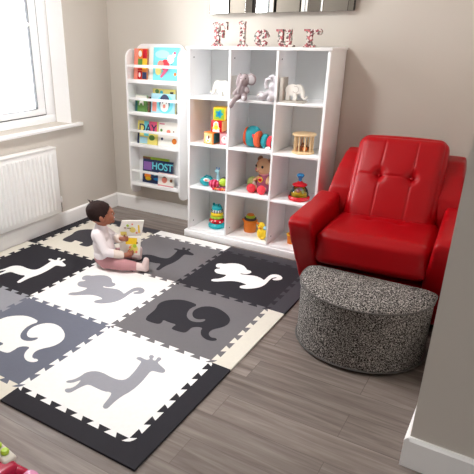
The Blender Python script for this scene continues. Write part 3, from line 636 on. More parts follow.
# rolled caterpillar soft toy
def roller():
    t = thing('plush_caterpillar', 'teal and orange plush caterpillar with a fat round end in a second-row cube', 'soft toy', (0.116, 2.087, SH[1]), .05, PG)
    b = MB(); b.ell('tealf', (-.062, 0, .070), (.066, .062, .070)); b.build('head_ball', t)
    b = MB(); b.torus('orangef', (-.100, 0, .070), .052, .010, ry(PI/2)); b.build('ruffle', t)
    b = MB(); b.lathe('orangef', [(.038, -.02), (.052, -.012), (.055, 0), (.053, .014), (.04, .022)], (-.018, -.012, .058), rot=ry(PI/2)); b.build('body_band', t)
    b = MB(); b.lathe('tealf', [(.03, -.022), (.044, -.012), (.047, 0), (.044, .014), (.03, .022)], (.030, -.006, .049), rot=ry(PI/2)); b.build('body_band', t)
    b = MB(); b.lathe('coral', [(.028, -.016), (.040, -.008), (.042, 0), (.038, .012), (.02, .018)], (.066, -.004, .043), rot=ry(PI/2)); b.build('body_band', t)
    b = MB(); b.lathe('teal', [(.02, -.012), (.036, -.005), (.036, .006), (.02, .012)], (.092, -.004, .038), rot=ry(PI/2)); b.build('body_band', t)
    b = MB(); b.ell('black', (-.078, -.046, .078), (.012, .006, .012)); b.ell('coral', (-.04, -.052, .08), (.014, .006, .016)); b.ell('black', (-.07, -.018, .118), (.02, .014, .006)); b.build('felt_spots', t)
    b = MB(); b.torus('pwhite', (.07, -.055, .013), .012, .0045, rx(.3)); b.build('teether_ring', t)
roller()
# wooden rattle cage with beads
def cage():
    t = thing('rattle_drum', 'beech wood cage drum with brown beads inside, second row beside the armchair', 'wooden toy', (0.418, 2.077, SH[1]))
    R, h = .067, .125
    b = MB(); b.lathe('wood', [(R, 0), (R+.004, .003), (R+.004, .012), (R, .015)]); b.build('base_disc', t)
    b = MB(); b.lathe('wood', [(R+.004, h-.013), (R+.008, h-.009), (R+.008, h-.003), (R+.004, h), (.0, h)]); b.build('top_disc', t)
    for k in range(10):
        a = 2*PI*k/10+.2
        b = MB(); b.rod('wood', ((R-.009)*math.cos(a), (R-.009)*math.sin(a), .014), ((R-.009)*math.cos(a), (R-.009)*math.sin(a), h-.012), .0055); b.build('dowel', t)
    for k, (x, y, r, mm) in enumerate([(-.02, -.02, .017, 'woodd'), (.018, -.022, .016, 'orange'), (0, .02, .018, 'brown'), (-.03, .018, .013, 'woodd'), (.032, .012, .013, 'woodd'), (.0, -.005, .014, 'brown')]):
        b = MB(); b.ell(mm, (x, y, .015+r+(.024 if k == 5 else 0)), r); b.build('bead', t)
cage()
# little pile in the third row
G3 = 'small toys heaped in the third row cube beside the book rack'
def pile():
    z = SH[2]
    t = thing('toy_boat', 'teal boat-shaped bath toy with a white oval badge beside the pink rattle', 'bath toy', (-0.283, 2.052, z), .2, G3)
    b = MB(); b.ell('teal', (0, 0, .032), (.052, .036, .032)); b.build('hull', t)
    b = MB(); b.ell('pwhite', (.008, -.024, .046), (.026, .014, .016)); f = b.build('badge', t)
    b = MB(); b.ell('salmon', (.006, -.037, .048), (.010, .004, .008)); b.build('badge_mark', f)
    b = MB(); b.tube('tealf', [(-.02, 0, .06), (0, 0, .074), (.03, 0, .068), (.045, 0, .05)], .006); b.build('handle', t)
    t = thing('toy_giraffe', 'small teal and blue bath giraffe standing behind the striped rattle', 'bath toy', (-0.206, 2.087, z), .0, G3)
    b = MB(); b.ell('paleblue', (0, 0, .028), (.026, .024, .028)); b.cap('teal', (0, 0, .045), (-.004, 0, .098), .014, .010); b.ell('teal', (-.010, -.006, .108), (.018, .013, .014)); b.build('body', t, remesh=.004, sm=3)
    for s in (-1, 1):
        b = MB(); b.cap('blue', (-.004+s*.007, 0, .118), (-.004+s*.010, 0, .132), .003, .004); b.build('horn', t)
    b = MB(); b.ell('pwhite', (.006, -.022, .036), (.012, .006, .012)); b.build('belly_spot', t)
    t = thing('striped_rattle', 'pink and magenta striped round rattle at the front of the third row heap', 'rattle', (-0.204, 2.014, z), .1, G3)
    for k in range(6):
        x = -.03+.012*k; r = [.018, .028, .0315, .0315, .028, .018][k]; r2 = [.026, .031, .032, .031, .026, .014][k]
        b = MB(); b.lathe('pink' if k % 2 else 'crimson', [(r if k == 0 else [.018, .026, .031, .032, .031, .026][k], 0), (r2, .012)], (x, 0, .033), rot=ry(PI/2)); b.build('stripe', t)
    t = thing('lime_ball', 'lime green ball with a dark mesh band in the third row heap', 'ball', (-0.139, 2.037, z), 0, G3)
    b = MB(); b.ell('lime', (0, 0, .045), (.030, .028, .030)); b.build('ball', t)
    b = MB(); b.torus('dark', (.004, .006, .045), .031, .008, rx(1.2)); b.build('mesh_band', t)
    b = MB(); b.lathe('dress', [(.030, 0), (.034, .006), (.024, .016)]); b.build('foot_ring', t)
    t = thing('teething_stick', 'coral and orange beaded teether lying at the front of the third row shelf', 'teether', (-0.136, 1.980, z), .15, G3)
    for k in range(6):
        b = MB(); b.ell(['coral', 'orange', 'salmon'][k % 3], (-.045+.017*k, 0, .0095), .0093, seg=12); b.build('bead', t)
    t = thing('toy_cactus', 'mottled green soft rattle with thin upright leaves behind the lime ball', 'rattle', (-0.116, 2.127, z), 0, G3)
    b = MB(); b.cap('limef', (0, 0, .03), (0, 0, .085), .028, .020); b.build('body', t)
    for k in range(4):
        a = k*1.7; b = MB(); b.tube('green', [(0, 0, .09), (.012*math.cos(a), .012*math.sin(a), .115), (.03*math.cos(a), .03*math.sin(a), .132)], [.005, .004, .002], 6); b.build('leaf', t)
pile()
# plush bear doll
def bear():
    t = plush('plush_bear', 'tan plush bear in a mauve spotted dress and coral shoes in the third-row middle cube', 'soft toy', (0.130, 2.125, SH[2]), -.12, 'bear',
          [('e', (0, .02, .070), (.038, .034, .058)), ('e', (-.004, .004, .176), (.056, .052, .058)), ('e', (-.022, -.038, .160), (.022, .022, .018)),
           ('c', (-.02, 0, .03), (-.045, -.05, .026), .02, .02), ('c', (.02, 0, .03), (.03, -.055, .026), .02, .02), ('c', (-.03, .01, .105), (-.058, -.02, .075), .014, .014), ('c', (.03, .01, .105), (.05, -.025, .075), .014, .014)],
          [('ear', M['brown'], ear((-.040, .012, .226), (.024, .012, .016), ry(-.7))), ('ear', M['brown'], ear((.046, .012, .218), (.018, .012, .022), ry(.4))),
           ('eye', M['black'], lambda b, m: [b.ell(m, (-.036, -.042, .186), (.007, .004, .009))]), ('eye', M['black'], lambda b, m: [b.ell(m, (.018, -.050, .184), (.009, .005, .010))]),
           ('nose', M['dress'], lambda b, m: b.ell(m, (-.026, -.058, .168), (.008, .005, .006))), ('mouth', M['brown'], lambda b, m: b.torus(m, (-.02, -.054, .158), .012, .0018, rx(PI/2), PI, 2*PI, 10, 5)),
           ('dress', M['dress'], lambda b, m: b.lathe(m, [(.058, .012), (.052, .04), (.046, .08), (.036, .118), (.022, .128)], (0, .008, 0))),
           ('shoe', M['coral'], lambda b, m: b.ell(m, (-.050, -.072, .031), (.034, .028, .031))), ('shoe', M['coral'], lambda b, m: b.ell(m, (.034, -.074, .032), (.030, .028, .032))),
           ('heart_badge', M['red'], lambda b, m: b.ell(m, (-.002, -.040, .092), (.013, .006, .013))), ('badge_ring', M['yellow'], lambda b, m: b.torus(m, (-.002, -.038, .092), .017, .003, rx(PI/2))),
           ('collar', M['rosy'], lambda b, m: b.torus(m, (0, .008, .124), .026, .008))], PG)
bear()
t = thing('plush_ball', 'mottled green plush ball beside the bear', 'soft toy', (0.047, 2.127, SH[2]), 0, PG)
b = MB(); b.ell('limef', (0, 0, .048), (.038, .036, .048)); b.build('ball', t)
b = MB(); b.ell('cuff', (.026, -.026, .05), (.014, .01, .022)); b.build('label_patch', t)
t = thing('toy_mouse', 'pale blue and white soft mouse tucked between the bear and the divider', 'soft toy', (0.228, 2.042, SH[2]), 0, PG)
b = MB(); b.ell('paleblue', (0, 0, .024), (.016, .018, .024)); b.ell('paleblue', (0, -.004, .056), (.014, .014, .014)); b.build('body', t, remesh=.004, sm=3)
b = MB(); b.ell('paper', (-.005, .0, .072), (.006, .004, .009)); b.build('ear', t)
# push-down spinner
def popper():
    t = thing('spinning_popper', 'red push-down spinner with a clear dome and blue knob, third row beside the armchair', 'spinning toy', (0.416, 2.077, SH[2]))
    b = MB(); b.lathe('red', [(.060, 0), (.070, .006), (.072, .018), (.066, .028), (.058, .030)]); b.build('base', t)
    b = MB(); b.lathe('clear', [(.062, .0305), (.061, .045), (.054, .068), (.040, .088), (.030, .094)], seg=32); b.build('dome', t)
    b = MB(); b.lathe('yellow', [(.048, .031), (.050, .036), (.050, .048), (.02, .054)]); b.build('carousel', t)
    b = MB(); b.ell('dgreen', (-.040, -.012, .060), (.010, .010, .014)); b.build('figure', t)
    b = MB(); b.ell('rosy', (.002, -.030, .068), (.012, .010, .015)); b.build('figure', t)
    b = MB(); b.ell('lime', (.032, -.02, .062), (.009, .009, .012)); b.build('figure', t)
    b = MB(); b.lathe('red', [(.030, .093), (.046, .097), (.050, .102), (.040, .110), (.020, .118), (.014, .126)]); b.build('cap', t)
    b = MB(); b.lathe('blue', [(.010, .126), (.011, .145), (.022, .158), (.025, .166), (.018, .174), (.0, .176)]); b.build('knob', t)
popper()
# stacking rings
def stacker():
    t = thing('ring_stacker', 'teal frog-topped stacking toy with red, yellow and striped rings, bottom cube', 'stacking toy', (-0.215, 2.095, SH[3]))
    def ring(m, z, h, r, nm='ring'):
        b = MB(); b.lathe(m, [(r-.008, z), (r, z+h*.25), (r, z+h*.7), (r-.008, z+h)], seg=32); return b.build(nm, t)
    b = MB(); b.lathe('teal', [(.050, 0), (.062, .006), (.064, .022), (.054, .038), (.050, .040)], seg=32); b.build('base', t)
    r1 = ring('red', .040, .032, .056)
    for k in range(10):
        a = 2*PI*k/10; b = MB(); b.ell('paper' if k % 2 else 'dark', (.0545*math.cos(a), .0545*math.sin(a), .056), .006, seg=8); b.build('spot', r1)
    r2 = ring('lime', .072, .022, .050); ring('yellow', .094, .024, .047)
    for k in range(12):
        a = 2*PI*k/12; b = MB(); b.ell('green', (.0485*math.cos(a), .0485*math.sin(a), .083), .004, seg=8); b.build('spot', r2)
    r3 = ring('pwhite', .118, .024, .040)
    for k in range(12):
        a = 2*PI*k/12; b = MB(); b.cap('black', (.0395*math.cos(a), .0395*math.sin(a), .122), (.0395*math.cos(a), .0395*math.sin(a), .138), .0038, seg=8); b.build('zebra_stripe', r3)
    b = MB(); b.lathe('teal', [(.036, .142), (.038, .155), (.030, .170), (.012, .178)], seg=28); b.build('frog_head', t)
    for s in (-1, 1):
        b = MB(); b.ell('teal', (s*.022, -.010, .180), .010); e = b.build('eye_bump', t)
        b = MB(); b.ell('black', (s*.022, -.018, .182), .005); b.build('pupil', e)
stacker()
def cups():
    t = thing('stacking_cups', 'orange nested stacking cups with dark and lime ones on top in the bottom middle cube', 'stacking cups', (.035, 2.150, SH[3]), 0)
    t.scale = (.88, .88, .88)
    b = MB(); b.lathe('orange', [(.048, 0), (.050, .004), (.054, .085), (.060, .088), (.060, .100), (.050, .102)], seg=32); b.build('cup', t)
    b = MB(); b.ell('orange', (-.062, 0, .092), (.014, .008, .008)); b.build('handle', t)
    b = MB(); b.lathe('dark', [(.048, .102), (.050, .105), (.050, .118), (.044, .121)], seg=32); b.build('cup', t)
    b = MB(); b.lathe('lime', [(.038, .121), (.040, .124), (.036, .136), (.030, .140)], seg=32); b.build('cup', t)
    b = MB(); b.lathe('orange', [(.028, .140), (.030, .144), (.026, .150), (.020, .150)], seg=32); b.build('cup', t)
cups()
def duck():
    t = thing('yellow_duck', 'yellow soft duck with a white face patch leaning by the bottom middle divider', 'soft toy', (0.180, 2.045, SH[3]), .2, PG)
    b = MB(); b.ell('yellow', (0, 0, .045), (.036, .036, .045)); b.ell('yellow', (-.008, 0, .098), (.027, .027, .028)); b.build('body', t, remesh=.004, sm=3)
    b = MB(); b.ell('paleblue', (.024, -.02, .092), (.012, .008, .014)); b.build('face_patch', t)
    b = MB(); b.ell('orange', (-.012, -.030, .092), (.010, .010, .005)); b.build('beak', t)
    b = MB(); b.ell('black', (-.022, -.022, .106), .003); b.build('eye', t)
    b = MB(); b.ell('orange', (-.03, -.01, .118), (.012, .012, .008), ry(.5)); b.build('crest', t)
duck()
t = thing('toy_cup', 'small orange and yellow toy cup showing past the armchair in the bottom cube', 'toy cup', (.385, 2.090, SH[3]))
b = MB(); b.lathe('orange', [(.028, 0), (.034, .06), (.036, .064), (.032, .064), (.026, .006)]); b.build('cup', t)
b = MB(); b.torus('yellow', (.0, 0, .064), .034, .004); b.build('rim', t)

# ------------------------------------------------------------------ armchair
def puff(b, m, half, r, bul, disp, mx, N=34):
    """rounded, domed cushion; disp(u,v) is the extra height of its +Z face"""
    hx, hy, hz = half; bb = bmesh.new(); vm = {}
    def V(c):
        k = tuple(round(q, 5) for q in c)
        if k in vm: return vm[k]
        p = Vector((c[0]*hx, c[1]*hy, c[2]*hz)); i = Vector((max(-hx+r, min(hx-r, p.x)), max(-hy+r, min(hy-r, p.y)), max(-hz+r, min(hz-r, p.z))))
        d = p-i
        q = i+d.normalized()*r if d.length > 1e-9 else p
        u, v, w = c
        f = (1-u*u)*(1-v*v)
        if w > 0: q.z += w*(bul*f**.6+disp(u, v))
        else: q.z += w*bul*.4*f
        q.x += (hx*.035)*u*(1-v*v)*(1-abs(w)**4); q.y += (hy*.03)*v*(1-u*u)*(1-abs(w)**4)
        vm[k] = bb.verts.new(q); return vm[k]
    g = [-1+2*k/N for k in range(N+1)]
    for ax in range(3):
        for s in (-1, 1):
            for i in range(N):
                for j in range(N):
                    cs = []
                    for a, c in ((g[i], g[j]), (g[i+1], g[j]), (g[i+1], g[j+1]), (g[i], g[j+1])):
                        p = [0, 0, 0]; p[ax] = s; p[(ax+1) % 3] = a; p[(ax+2) % 3] = c; cs.append(V(p))
                    if len(set(cs)) == 4:
                        try: bb.faces.new(cs)
                        except ValueError: pass
    return b._merge(bb, m, mx)

def armchair():
    t = thing('armchair', 'red leather button-back armchair in the alcove beside the bookcase', 'armchair', (1.06, 1.70, 0), math.radians(CH_ROT))
    def side(pts, x0, x1, z, nm, shear=0, sm=10, vox=.011, m='leather'):
        b = MB(); b.prism(m, pts, x0, x1, Matrix(((0, 0, 1, 0), (1, 0, 0, 0), (0, 1, 0, 0), (0, 0, 0, 1))))
        for v in b.bm.verts: v.co.x += shear*(v.co.z-.5)
        return b.build(nm, t, remesh=vox, sm=sm)
    armp = [(-.25, .03), (-.475, .47), (-.495, .545), (-.45, .570), (-.1, .56), (.10, .565), (.26, .50), (.36, .03)]
    wingp = [(.04, .05), (.06, .50), (.10, .60), (.20, .70), (.30, .76), (.40, .775), (.46, .75), (.46, .05)]
    XO, XI = .394, .272
    side(armp, -XO, -XI, 0, 'arm', -.10, 12); side(armp, XI, XO, 0, 'arm', .10, 12)
    side(wingp, -XO+.03, -XI+.04, 0, 'side_wing', .16, 12); side(wingp, XI-.04, XO-.03, 0, 'side_wing', -.16, 12)
    side([(.22, .05), (.24, .66), (.32, .70), (.44, .70), (.46, .66), (.44, .05)], -XI-.02, XI+.02, 0, 'back_frame')
    side([(-.30, .05), (-.36, .28), (.24, .28), (.24, .05)], -XI-.0, XI+.0, 0, 'seat_base', 0, 6)
    for sx in (-1, 1):
        for y in (-.26, .34):
            b = MB(); b.lathe('black', [(.014, 0), (.018, .06)], (sx*.27, y, 0)); b.build('leg', t)
    g2 = lambda d, w: math.exp(-(d/w)**2)
    # seat cushion: its +Z is up
    def ds(u, v): return -.012*g2(u-.28, .035)*(1 if v < .6 else .5)-.012*g2(u+.30, .035)-.018*(g2(u-.28, .10)*g2(v-.15, .10)+g2(u+.30, .10)*g2(v-.15, .10))
    b = MB(); puff(b, 'leather', (.268, .302, .088), .045, .016, lambda u, v: -.006*g2(v-.15, .03)*(abs(u) < .35)-.010*(g2(u-.30, .12)+g2(u+.30, .12))*g2(v-.15, .12), Matrix.Translation((0, -.130, .392)) @ rx(math.radians(-4)))
    b.build('seat_cushion', t, angle=180)
    # back cushion: its +Z faces the sitter
    bu = [(-.36, .14), (.36, .14)]
    def db(u, v):
        h = 0
        for x, y in bu: h -= .026*g2(u-x, .11)*g2(v-y, .11)
        h -= .0042*(g2(u-.36, .018)+g2(u+.36, .018))*(1-abs(v)**6)
        h -= .0050*g2(v-.14, .018)*(1 if u < .38 else .3)
        return h
    W2, H2 = .234, .280
    lean = math.radians(90-CH_LEAN)
    mx = Matrix.Translation((0, .175, .605)) @ rx(lean)
    b = MB(); puff(b, 'leather', (W2, H2, .088), .055, .028, db, mx, 90); bc = b.build('back_cushion', t, angle=180)
    for x, y in bu:
        b = MB(); b.ell('leather', mx @ Vector((x*W2, y*H2, .088+.006)), (.008, .008, .004), rx(lean)); b.build('button', bc)
CH_ROT, CH_LEAN = 4.0, 29
armchair()

# ------------------------------------------------------------------ half-moon footstool
def footstool():
    t = thing('footstool', 'half-moon black and white tweed footstool in front of the red armchair', 'footstool', (1.12, 1.08, 0), 0)
    hgt = .325
    def outline(o=0):
        rx_, ry_ = .307+o, .285+o
        p = [(rx_*math.cos(a), .09-ry_*math.sin(a)) for a in [PI*k/48 for k in range(49)]]
        r = .045; yb = .175+o
        p += [(-rx_+r-r*math.cos(a), yb-r+r*math.sin(a)) for a in [PI/2*k/6 for k in range(7)]][0:]
        p += [(rx_-r+r*math.sin(a), yb-r+r*math.cos(a)) for a in [PI/2*k/6 for k in range(7)]]
        return p
    b = MB(); b.prism('tweed', outline(-.006), .018, hgt-.022, None, .006); b.build('side_panel', t)
    def dome():
        b = MB(); o = outline(0); n = len(o); rings = []; bm = b.bm; k = b.mi('tweed')
        for s, z in ((1.0, -.022), (1.0, -.008), (.985, .0), (.93, .008), (.8, .014), (.6, .018), (.35, .020), (.12, .021)):
            rings.append([bm.verts.new((x*s, .03+(y-.03)*s, hgt+z-.008)) for x, y in o])
        for i in range(len(rings)-1):
            for j in range(n): bm.faces.new((rings[i][j], rings[i][(j+1) % n], rings[i+1][(j+1) % n], rings[i+1][j])).material_index = k
        bm.faces.new(rings[-1]); bm.faces.new(rings[0][::-1])
        b.build('top_pad', t, angle=70)
    dome()
    for z, r in ((hgt-.012, .0042), (.018, .004)):
        o = [Vector((x, y, z)) for x, y in outline(-.001)]; o.append(o[0])
        b = MB(); b.tube('piping', o, r, 8); b.build('piping', t)
    b = MB(); b.prism('black', outline(-.02), 0, .019); b.build('base_board', t, smooth=False)
footstool()

# ------------------------------------------------------------------ the baby
def baby():
    t = thing('person', 'baby in white top and dusty pink trousers sitting on the mat with a book', 'person', (-.55, 1.18, MT+.0008), math.atan2(.465, .885))
    b = MB(); S = 'skin'
    hc = Vector((.035, 0, .366))
    b.ell(S, hc, (.089, .075, .080), ry(.15)); b.ell(S, (.062, 0, .330), (.056, .054, .046))
    for s in (-1, 1):
        b.ell(S, (.088, s*.034, .334), (.026, .024, .024)); b.ell(S, (.026, s*.076, .344), (.017, .008, .022), rz(s*-.3)); b.ell(S, (.112, s*.026, .378), (.014, .022, .008))
        b.ell(S, (.119, s*.007, .346), (.008, .006, .006))
    b.ell(S, (.122, 0, .351), (.011, .008, .010)); b.ell(S, (.118, 0, .364), (.010, .007, .018)); b.ell(S, (.114, 0, .328), (.010, .016, .005)); b.ell(S, (.112, 0, .319), (.010, .013, .005)); b.ell(S, (.100, 0, .305), (.020, .020, .014))
    b.cap(S, (.012, 0, .22), (.028, 0, .30), .036, .034)
    b.ell(S, (.0, 0, .20), (.050, .068, .06)); b.ell(S, (.008, 0, .11), (.062, .068, .085)); b.ell(S, (.0, 0, .06), (.062, .076, .052))
    sh = {-1: [(.005, -.062, .232), (.040, -.100, .135), (.140, -.062, .100), (.168, -.048, .104)], 1: [(.005, .062, .232), (.075, .070, .165), (.130, -.002, .190), (.158, -.022, .197)]}
    for s in (-1, 1):
        a, e, w, p = [Vector(q) for q in sh[s]]
        b.cap(S, a, e, .026, .021); b.cap(S, e, w, .021, .015); b.cap(S, w, p, .015, .015)
        b.ell(S, p+(p-w)*.15, (.018, .011, .016))
        d = (p-w).normalized(); up = Vector((0, 0, 1)); side_ = d.cross(up).normalized()
        for k, (L1, L2) in enumerate(((.015, .011), (.018, .013), (.017, .012), (.013, .009))):
            base = p+d*.010+up*(.0135-.009*k)
            mid = base+d*L1+Vector((0, .004 if s < 0 else .008, 0)); tip = mid+d*L2*.55+Vector((0, .010, 0))
            b.cap(S, base, mid, .0047, .0043, 8); b.cap(S, mid, tip, .0043, .0036, 8)
        b.cap(S, p+up*.008, p+up*.024+d*.006, .006, .005, 8); b.cap(S, p+up*.024+d*.006, p+up*.030+d*.017, .005, .004, 8)
    legs = {-1: [(.0, -.045, .050), (.125, -.085, .048), (.235, -.080, .034)], 1: [(.0, .045, .050), (.105, .100, .050), (.160, .100, .034)]}
    for s in (-1, 1):
        h, k, a = [Vector(q) for q in legs[s]]
        b.cap(S, h, k, .043, .034); b.cap(S, k, a, .034, .022); b.cap(S, a, a+Vector((.030, 0, -.006)), .022, .022); b.cap(S, a+Vector((.030, 0, 0)), a+Vector((.048, -.004*s*-1, .048)), .021, .014)
    body = b.build('body', t, remesh=.0034, sm=3)
    # hair
    bm_ = MB(); hb = bmesh.new(); bmesh.ops.create_uvsphere(hb, u_segments=56, v_segments=36, radius=1)
    kill = [f for f in hb.faces if (lambda d: d.z < (-.55 if d.x < -.15 else -.55+1.45*(d.x+.15)) )(f.calc_center_median())]
    bmesh.ops.delete(hb, geom=kill, context='FACES')
    rnd = random.Random(3)
    for v in hb.verts:
        d = v.co.copy(); e = 1+.012*math.sin(17*d.x+9*d.y)*math.sin(13*d.z+7*d.y)+rnd.uniform(-.006, .008)
        v.co = Vector((d.x*.0925*e, d.y*.0785*e, d.z*.0835*e))
    bm_._merge(hb, M['hair'], Matrix.Translation(hc) @ ry(.15))
    h = bm_.build('hair', t, angle=180); so = h.modifiers.new('thickness', 'SOLIDIFY'); so.thickness = .008; so.offset = -1
    b = MB(); b.tube('hair', [(-.010, 0, .440), (-.016, .004, .455), (-.026, .008, .460)], [.007, .005, .0015], 7); b.tube('hair', [(.004, .004, .440), (.0, -.004, .452), (.006, -.010, .458)], [.007, .004, .0015], 7); b.build('tuft', h)
    for s in (-1, 1):
        b = MB(); b.ell('pwhite', (.106, s*.027, .360), (.010, .012, .007)); e = b.build('eye', t)
        b = MB(); b.ell('black', (.1145, s*.028, .359), (.004, .006, .0055)); b.build('iris', e)
    b = MB(); b.ell('rosy', (.1215, 0, .3235), (.004, .012, .005)); b.build('lips', t)
    # clothes
    b = MB(); K = 'shirt'
    b.ell(K, (.0, 0, .205), (.058, .076, .060)); b.ell(K, (.006, 0, .13), (.070, .078, .09)); b.ell(K, (.0, 0, .080), (.073, .086, .050)); b.cap(K, (.008, 0, .225), (.020, 0, .266), .048, .041)
    for s in (-1, 1):
        a, e, w, p = [Vector(q) for q in sh[s]]
        b.cap(K, a, e, .036, .030); b.cap(K, e, e+(w-e)*.6, .031, .026)
        b.ell(K, (a+e)*.5+Vector((.0, 0, -.012)), (.034, .026, .03))
    top = b.build('shirt', t, remesh=.0045, sm=3)
    for s in (-1, 1):
        a, e, w, p = [Vector(q) for q in sh[s]]
        d = w-e; b = MB(); b.lathe('cuff', [(.022, -.004), (.0285, 0), (.0275, d.length*.5), (.0245, d.length*.56), (.019, d.length*.57)], e+d*.42, 20, d.to_track_quat('Z', 'Y').to_matrix().to_4x4()); b.build('cuff', top)
    b = MB(); K = 'trouser'
    b.ell(K, (-.002, 0, .056), (.072, .085, .053)); b.ell(K, (.0, 0, .075), (.070, .080, .045))
    for s in (-1, 1):
        h, k, a = [Vector(q) for q in legs[s]]
        b.cap(K, h, k, .047, .040); b.cap(K, k, k+(a-k)*.72, .040, .030)
    b.build('trousers', t, remesh=.0045, sm=3)
    for s in (-1, 1):
        h, k, a = [Vector(q) for q in legs[s]]
        b = MB(); b.cap('sock', k+(a-k)*.70, a+Vector((.028, 0, -.006)), .028, .0265); b.cap('sock', a+Vector((.030, 0, -.002)), a+Vector((.050, .004*s, .050)), .0255, .018); b.build('sock', t, remesh=.0035, sm=2)
    # lean the trunk back a little and turn the head away from the room
    seen = set()
    for o in [c for c in t.children_recursive if c.type == 'MESH']:
        if o.data.name in seen: continue
        seen.add(o.data.name)
        for v in o.data.vertices:
            q = v.co; s = max(0, min(1, (q.z-.275)/.035)); s = s*s*(3-2*s)
            if s > 0:
                a = math.radians(24)*s; dx, dy = q.x-.030, q.y
                q.x = .030+dx*math.cos(a)-dy*math.sin(a); q.y = dx*math.sin(a)+dy*math.cos(a)
            if s > 0: q.x -= .07*(q.x-.03)*s; q.y -= .08*q.y*s; q.z -= .07*(q.z-.30)*s
            q.x += .034-.175*q.z
    # the open book between its hands
    base = Matrix.Translation(t.location) @ rz(t.rotation_euler[2])
    bk = thing('board_book', 'open white and yellow picture book held up by the baby', 'book', base @ Vector((.187, .018, .200)), t.rotation_euler[2])
    Y = Matrix(((1, 0, 0, 0), (0, 0, -1, 0), (0, 1, 0, 0), (0, 0, 0, 1)))
    def leafp(name, pts, art, tilt):
        mx = rx(tilt) @ Y
        b = MB(); b.prism('paper', pts, -.0035, .0035, mx); o = b.build(name, bk, smooth=False)
        for k, (m, q) in enumerate(art):
            c = MB(); c.prism(m, q, .0036, .0040+.0003*k, mx); c.build('page_picture', o, smooth=False)
    leafp('page', [(-.078, .004), (.072, .004), (.096, .118), (-.046, .112)], [('pyellow', rect(-.06, .008, -.02, .035)), ('pyellow', circ(.02, .05, .02)), ('salmon', circ(.045, .03, .007, 8)), ('yellow', rect(.055, .03, .066, .085)), ('lime', circ(-.01, .08, .009, 8)), ('salmon', circ(.02, .09, .006, 8)), ('brown', rect(-.035, .06, -.02, .066)), ('brown', rect(-.015, .06, .01, .064))], .12)
    leafp('page', [(-.074, -.004), (.070, -.004), (.062, -.122), (-.066, -.118)], [('yellow', rect(-.03, -.05, .045, -.008)), ('pyellow', circ(.02, -.08, .03)), ('lime', circ(.03, -.06, .012, 10)), ('salmon', circ(.0, -.07, .008, 8)), ('brown', circ(.045, -.04, .006, 8)), ('salmon', circ(.04, -.1, .008, 8))], -.14)
baby()

# ------------------------------------------------------------------ toy at the near edge
def walker():
    t = thing('activity_toy', 'crimson activity toy with a beige rim, lime buttons and pink knob on the floor', 'toy', (.288, -.432, 0), math.radians(-8))
    b = MB(); b.box('crimson', (0, 0, .052), (.26, .20, .100), .02, 4); b.build('body', t)
    b = MB(); b.box('beige', (-.012, .085, .098), (.225, .050, .024), .011, 4); b.build('rim', t)
    b = MB(); b.box('black', (.03, -.03, .104), (.12, .08, .006), .002); b.build('recess', t)
    for x in (-.03, .015, .06):
        b = MB(); b.lathe('lime', [(.013, 0), (.015, .008), (.011, .015), (.0, .017)], (x, .088, .110)); b.build('button', t)
    b = MB(); b.cap('crimson', (.112, .085, .070), (.142, .100, .064), .022, .018); k = b.build('arm', t)
    b = MB(); b.ell('ppink', (.170, .105, .042), (.037, .034, .040)); b.build('knob', t, label='pale pink round knob')
walker()

# ------------------------------------------------------------------ light, sky, camera
t = thing('ceiling_fill', 'round flush fill light above the play mat, unseen and added', 'fill light', (LX, LY, H-.001))  # unseen emitter added to even out the light over mat and left wall
b = MB(); b.lathe('pwhite', [(.24, -.03), (.25, -.02), (.25, 0)], seg=40); b.build('housing', t)
b = MB(); b.lathe('fill_lamp', [(.0, -.075), (.10, -.070), (.19, -.052), (.232, -.031)], seg=40); b.build('diffuser', t)
W = bpy.data.worlds.new('overcast sky'); bpy.context.scene.world = W; W.use_nodes = True
wn = W.node_tree; bg = wn.nodes['Background']; bg.inputs[1].default_value = SKY
tc = wn.nodes.new('ShaderNodeTexCoord'); sx = wn.nodes.new('ShaderNodeSeparateXYZ'); wn.links.new(tc.outputs['Generated'], sx.inputs[0])
mr = wn.nodes.new('ShaderNodeMapRange'); mr.inputs[1].default_value = -1; mr.inputs[2].default_value = 1; wn.links.new(sx.outputs[2], mr.inputs[0])
cr = wn.nodes.new('ShaderNodeValToRGB'); wn.links.new(mr.outputs[0], cr.inputs[0]); wn.links.new(cr.outputs[0], bg.inputs[0])
els = cr.color_ramp.elements   # lower half kept bright to add ceiling bounce, overcast sky brightening upwards
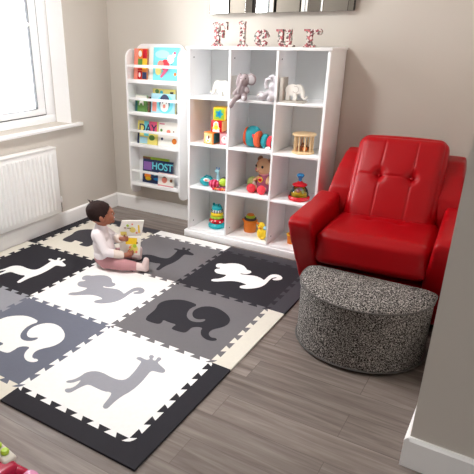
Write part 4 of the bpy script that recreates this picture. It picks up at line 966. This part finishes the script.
els[0].position = .40; els[0].color = (.8, .8, .8, 1); els[1].position = 1; els[1].color = (.93, .97, 1, 1)
e_ = els.new(.49); e_.color = (.9, .9, .9, 1); e_ = els.new(.52); e_.color = (.93, .96, 1, 1)
def portal(name, loc, rot, sx, sy):
    l = bpy.data.lights.new(name, 'AREA'); l.shape = 'RECTANGLE'; l.size = sx; l.size_y = sy; l.cycles.is_portal = True
    o = bpy.data.objects.new(name, l); C.objects.link(o); o.location = loc; o.rotation_euler = rot
portal('window_portal', (-1.60, (OY0+OY1)/2, (OZ0+OZ1)/2), (0, -PI/2, 0), OZ1-OZ0, OY1-OY0)

portal('fill_window_portal', (WR+.22, (QY0+QY1)/2, (QZ0+QZ1)/2), (0, PI/2, 0), QZ1-QZ0, QY1-QY0)  # portal of the added fill window

cam = bpy.data.cameras.new('camera'); co = bpy.data.objects.new('camera', cam); C.objects.link(co)
yaw, pit, rol = -0.5761855778196218, 0.40575621556201086, -0.0035713188579240005
f = Vector((math.sin(yaw)*math.cos(pit), math.cos(yaw)*math.cos(pit), -math.sin(pit)))
rt = Vector((math.cos(yaw), -math.sin(yaw), 0)); up = rt.cross(f)
r2 = math.cos(rol)*rt+math.sin(rol)*up; u2 = math.cos(rol)*up-math.sin(rol)*rt
mw = Matrix((r2, u2, -f)).transposed().to_4x4(); mw.translation = (1.62117, -1.17589, 1.40824+.006)
co.matrix_world = mw
cam.sensor_width = 36; cam.lens = 526.653/474*36; cam.clip_start = .05
cam.shift_x = (237-184.671)/474; cam.shift_y = (258.632-237)/474
sc = bpy.context.scene; sc.camera = co
sc.view_settings.view_transform = 'Standard'; sc.view_settings.look = 'None'; sc.view_settings.gamma = 1; sc.view_settings.use_curve_mapping = False
sc.view_settings.exposure = EXPO
sc.cycles.use_denoising = True; sc.cycles.max_bounces = 10; sc.cycles.diffuse_bounces = 6; sc.cycles.transparent_max_bounces = 12
sc.cycles.caustics_reflective = False; sc.cycles.caustics_refractive = False; sc.cycles.sample_clamp_indirect = 6
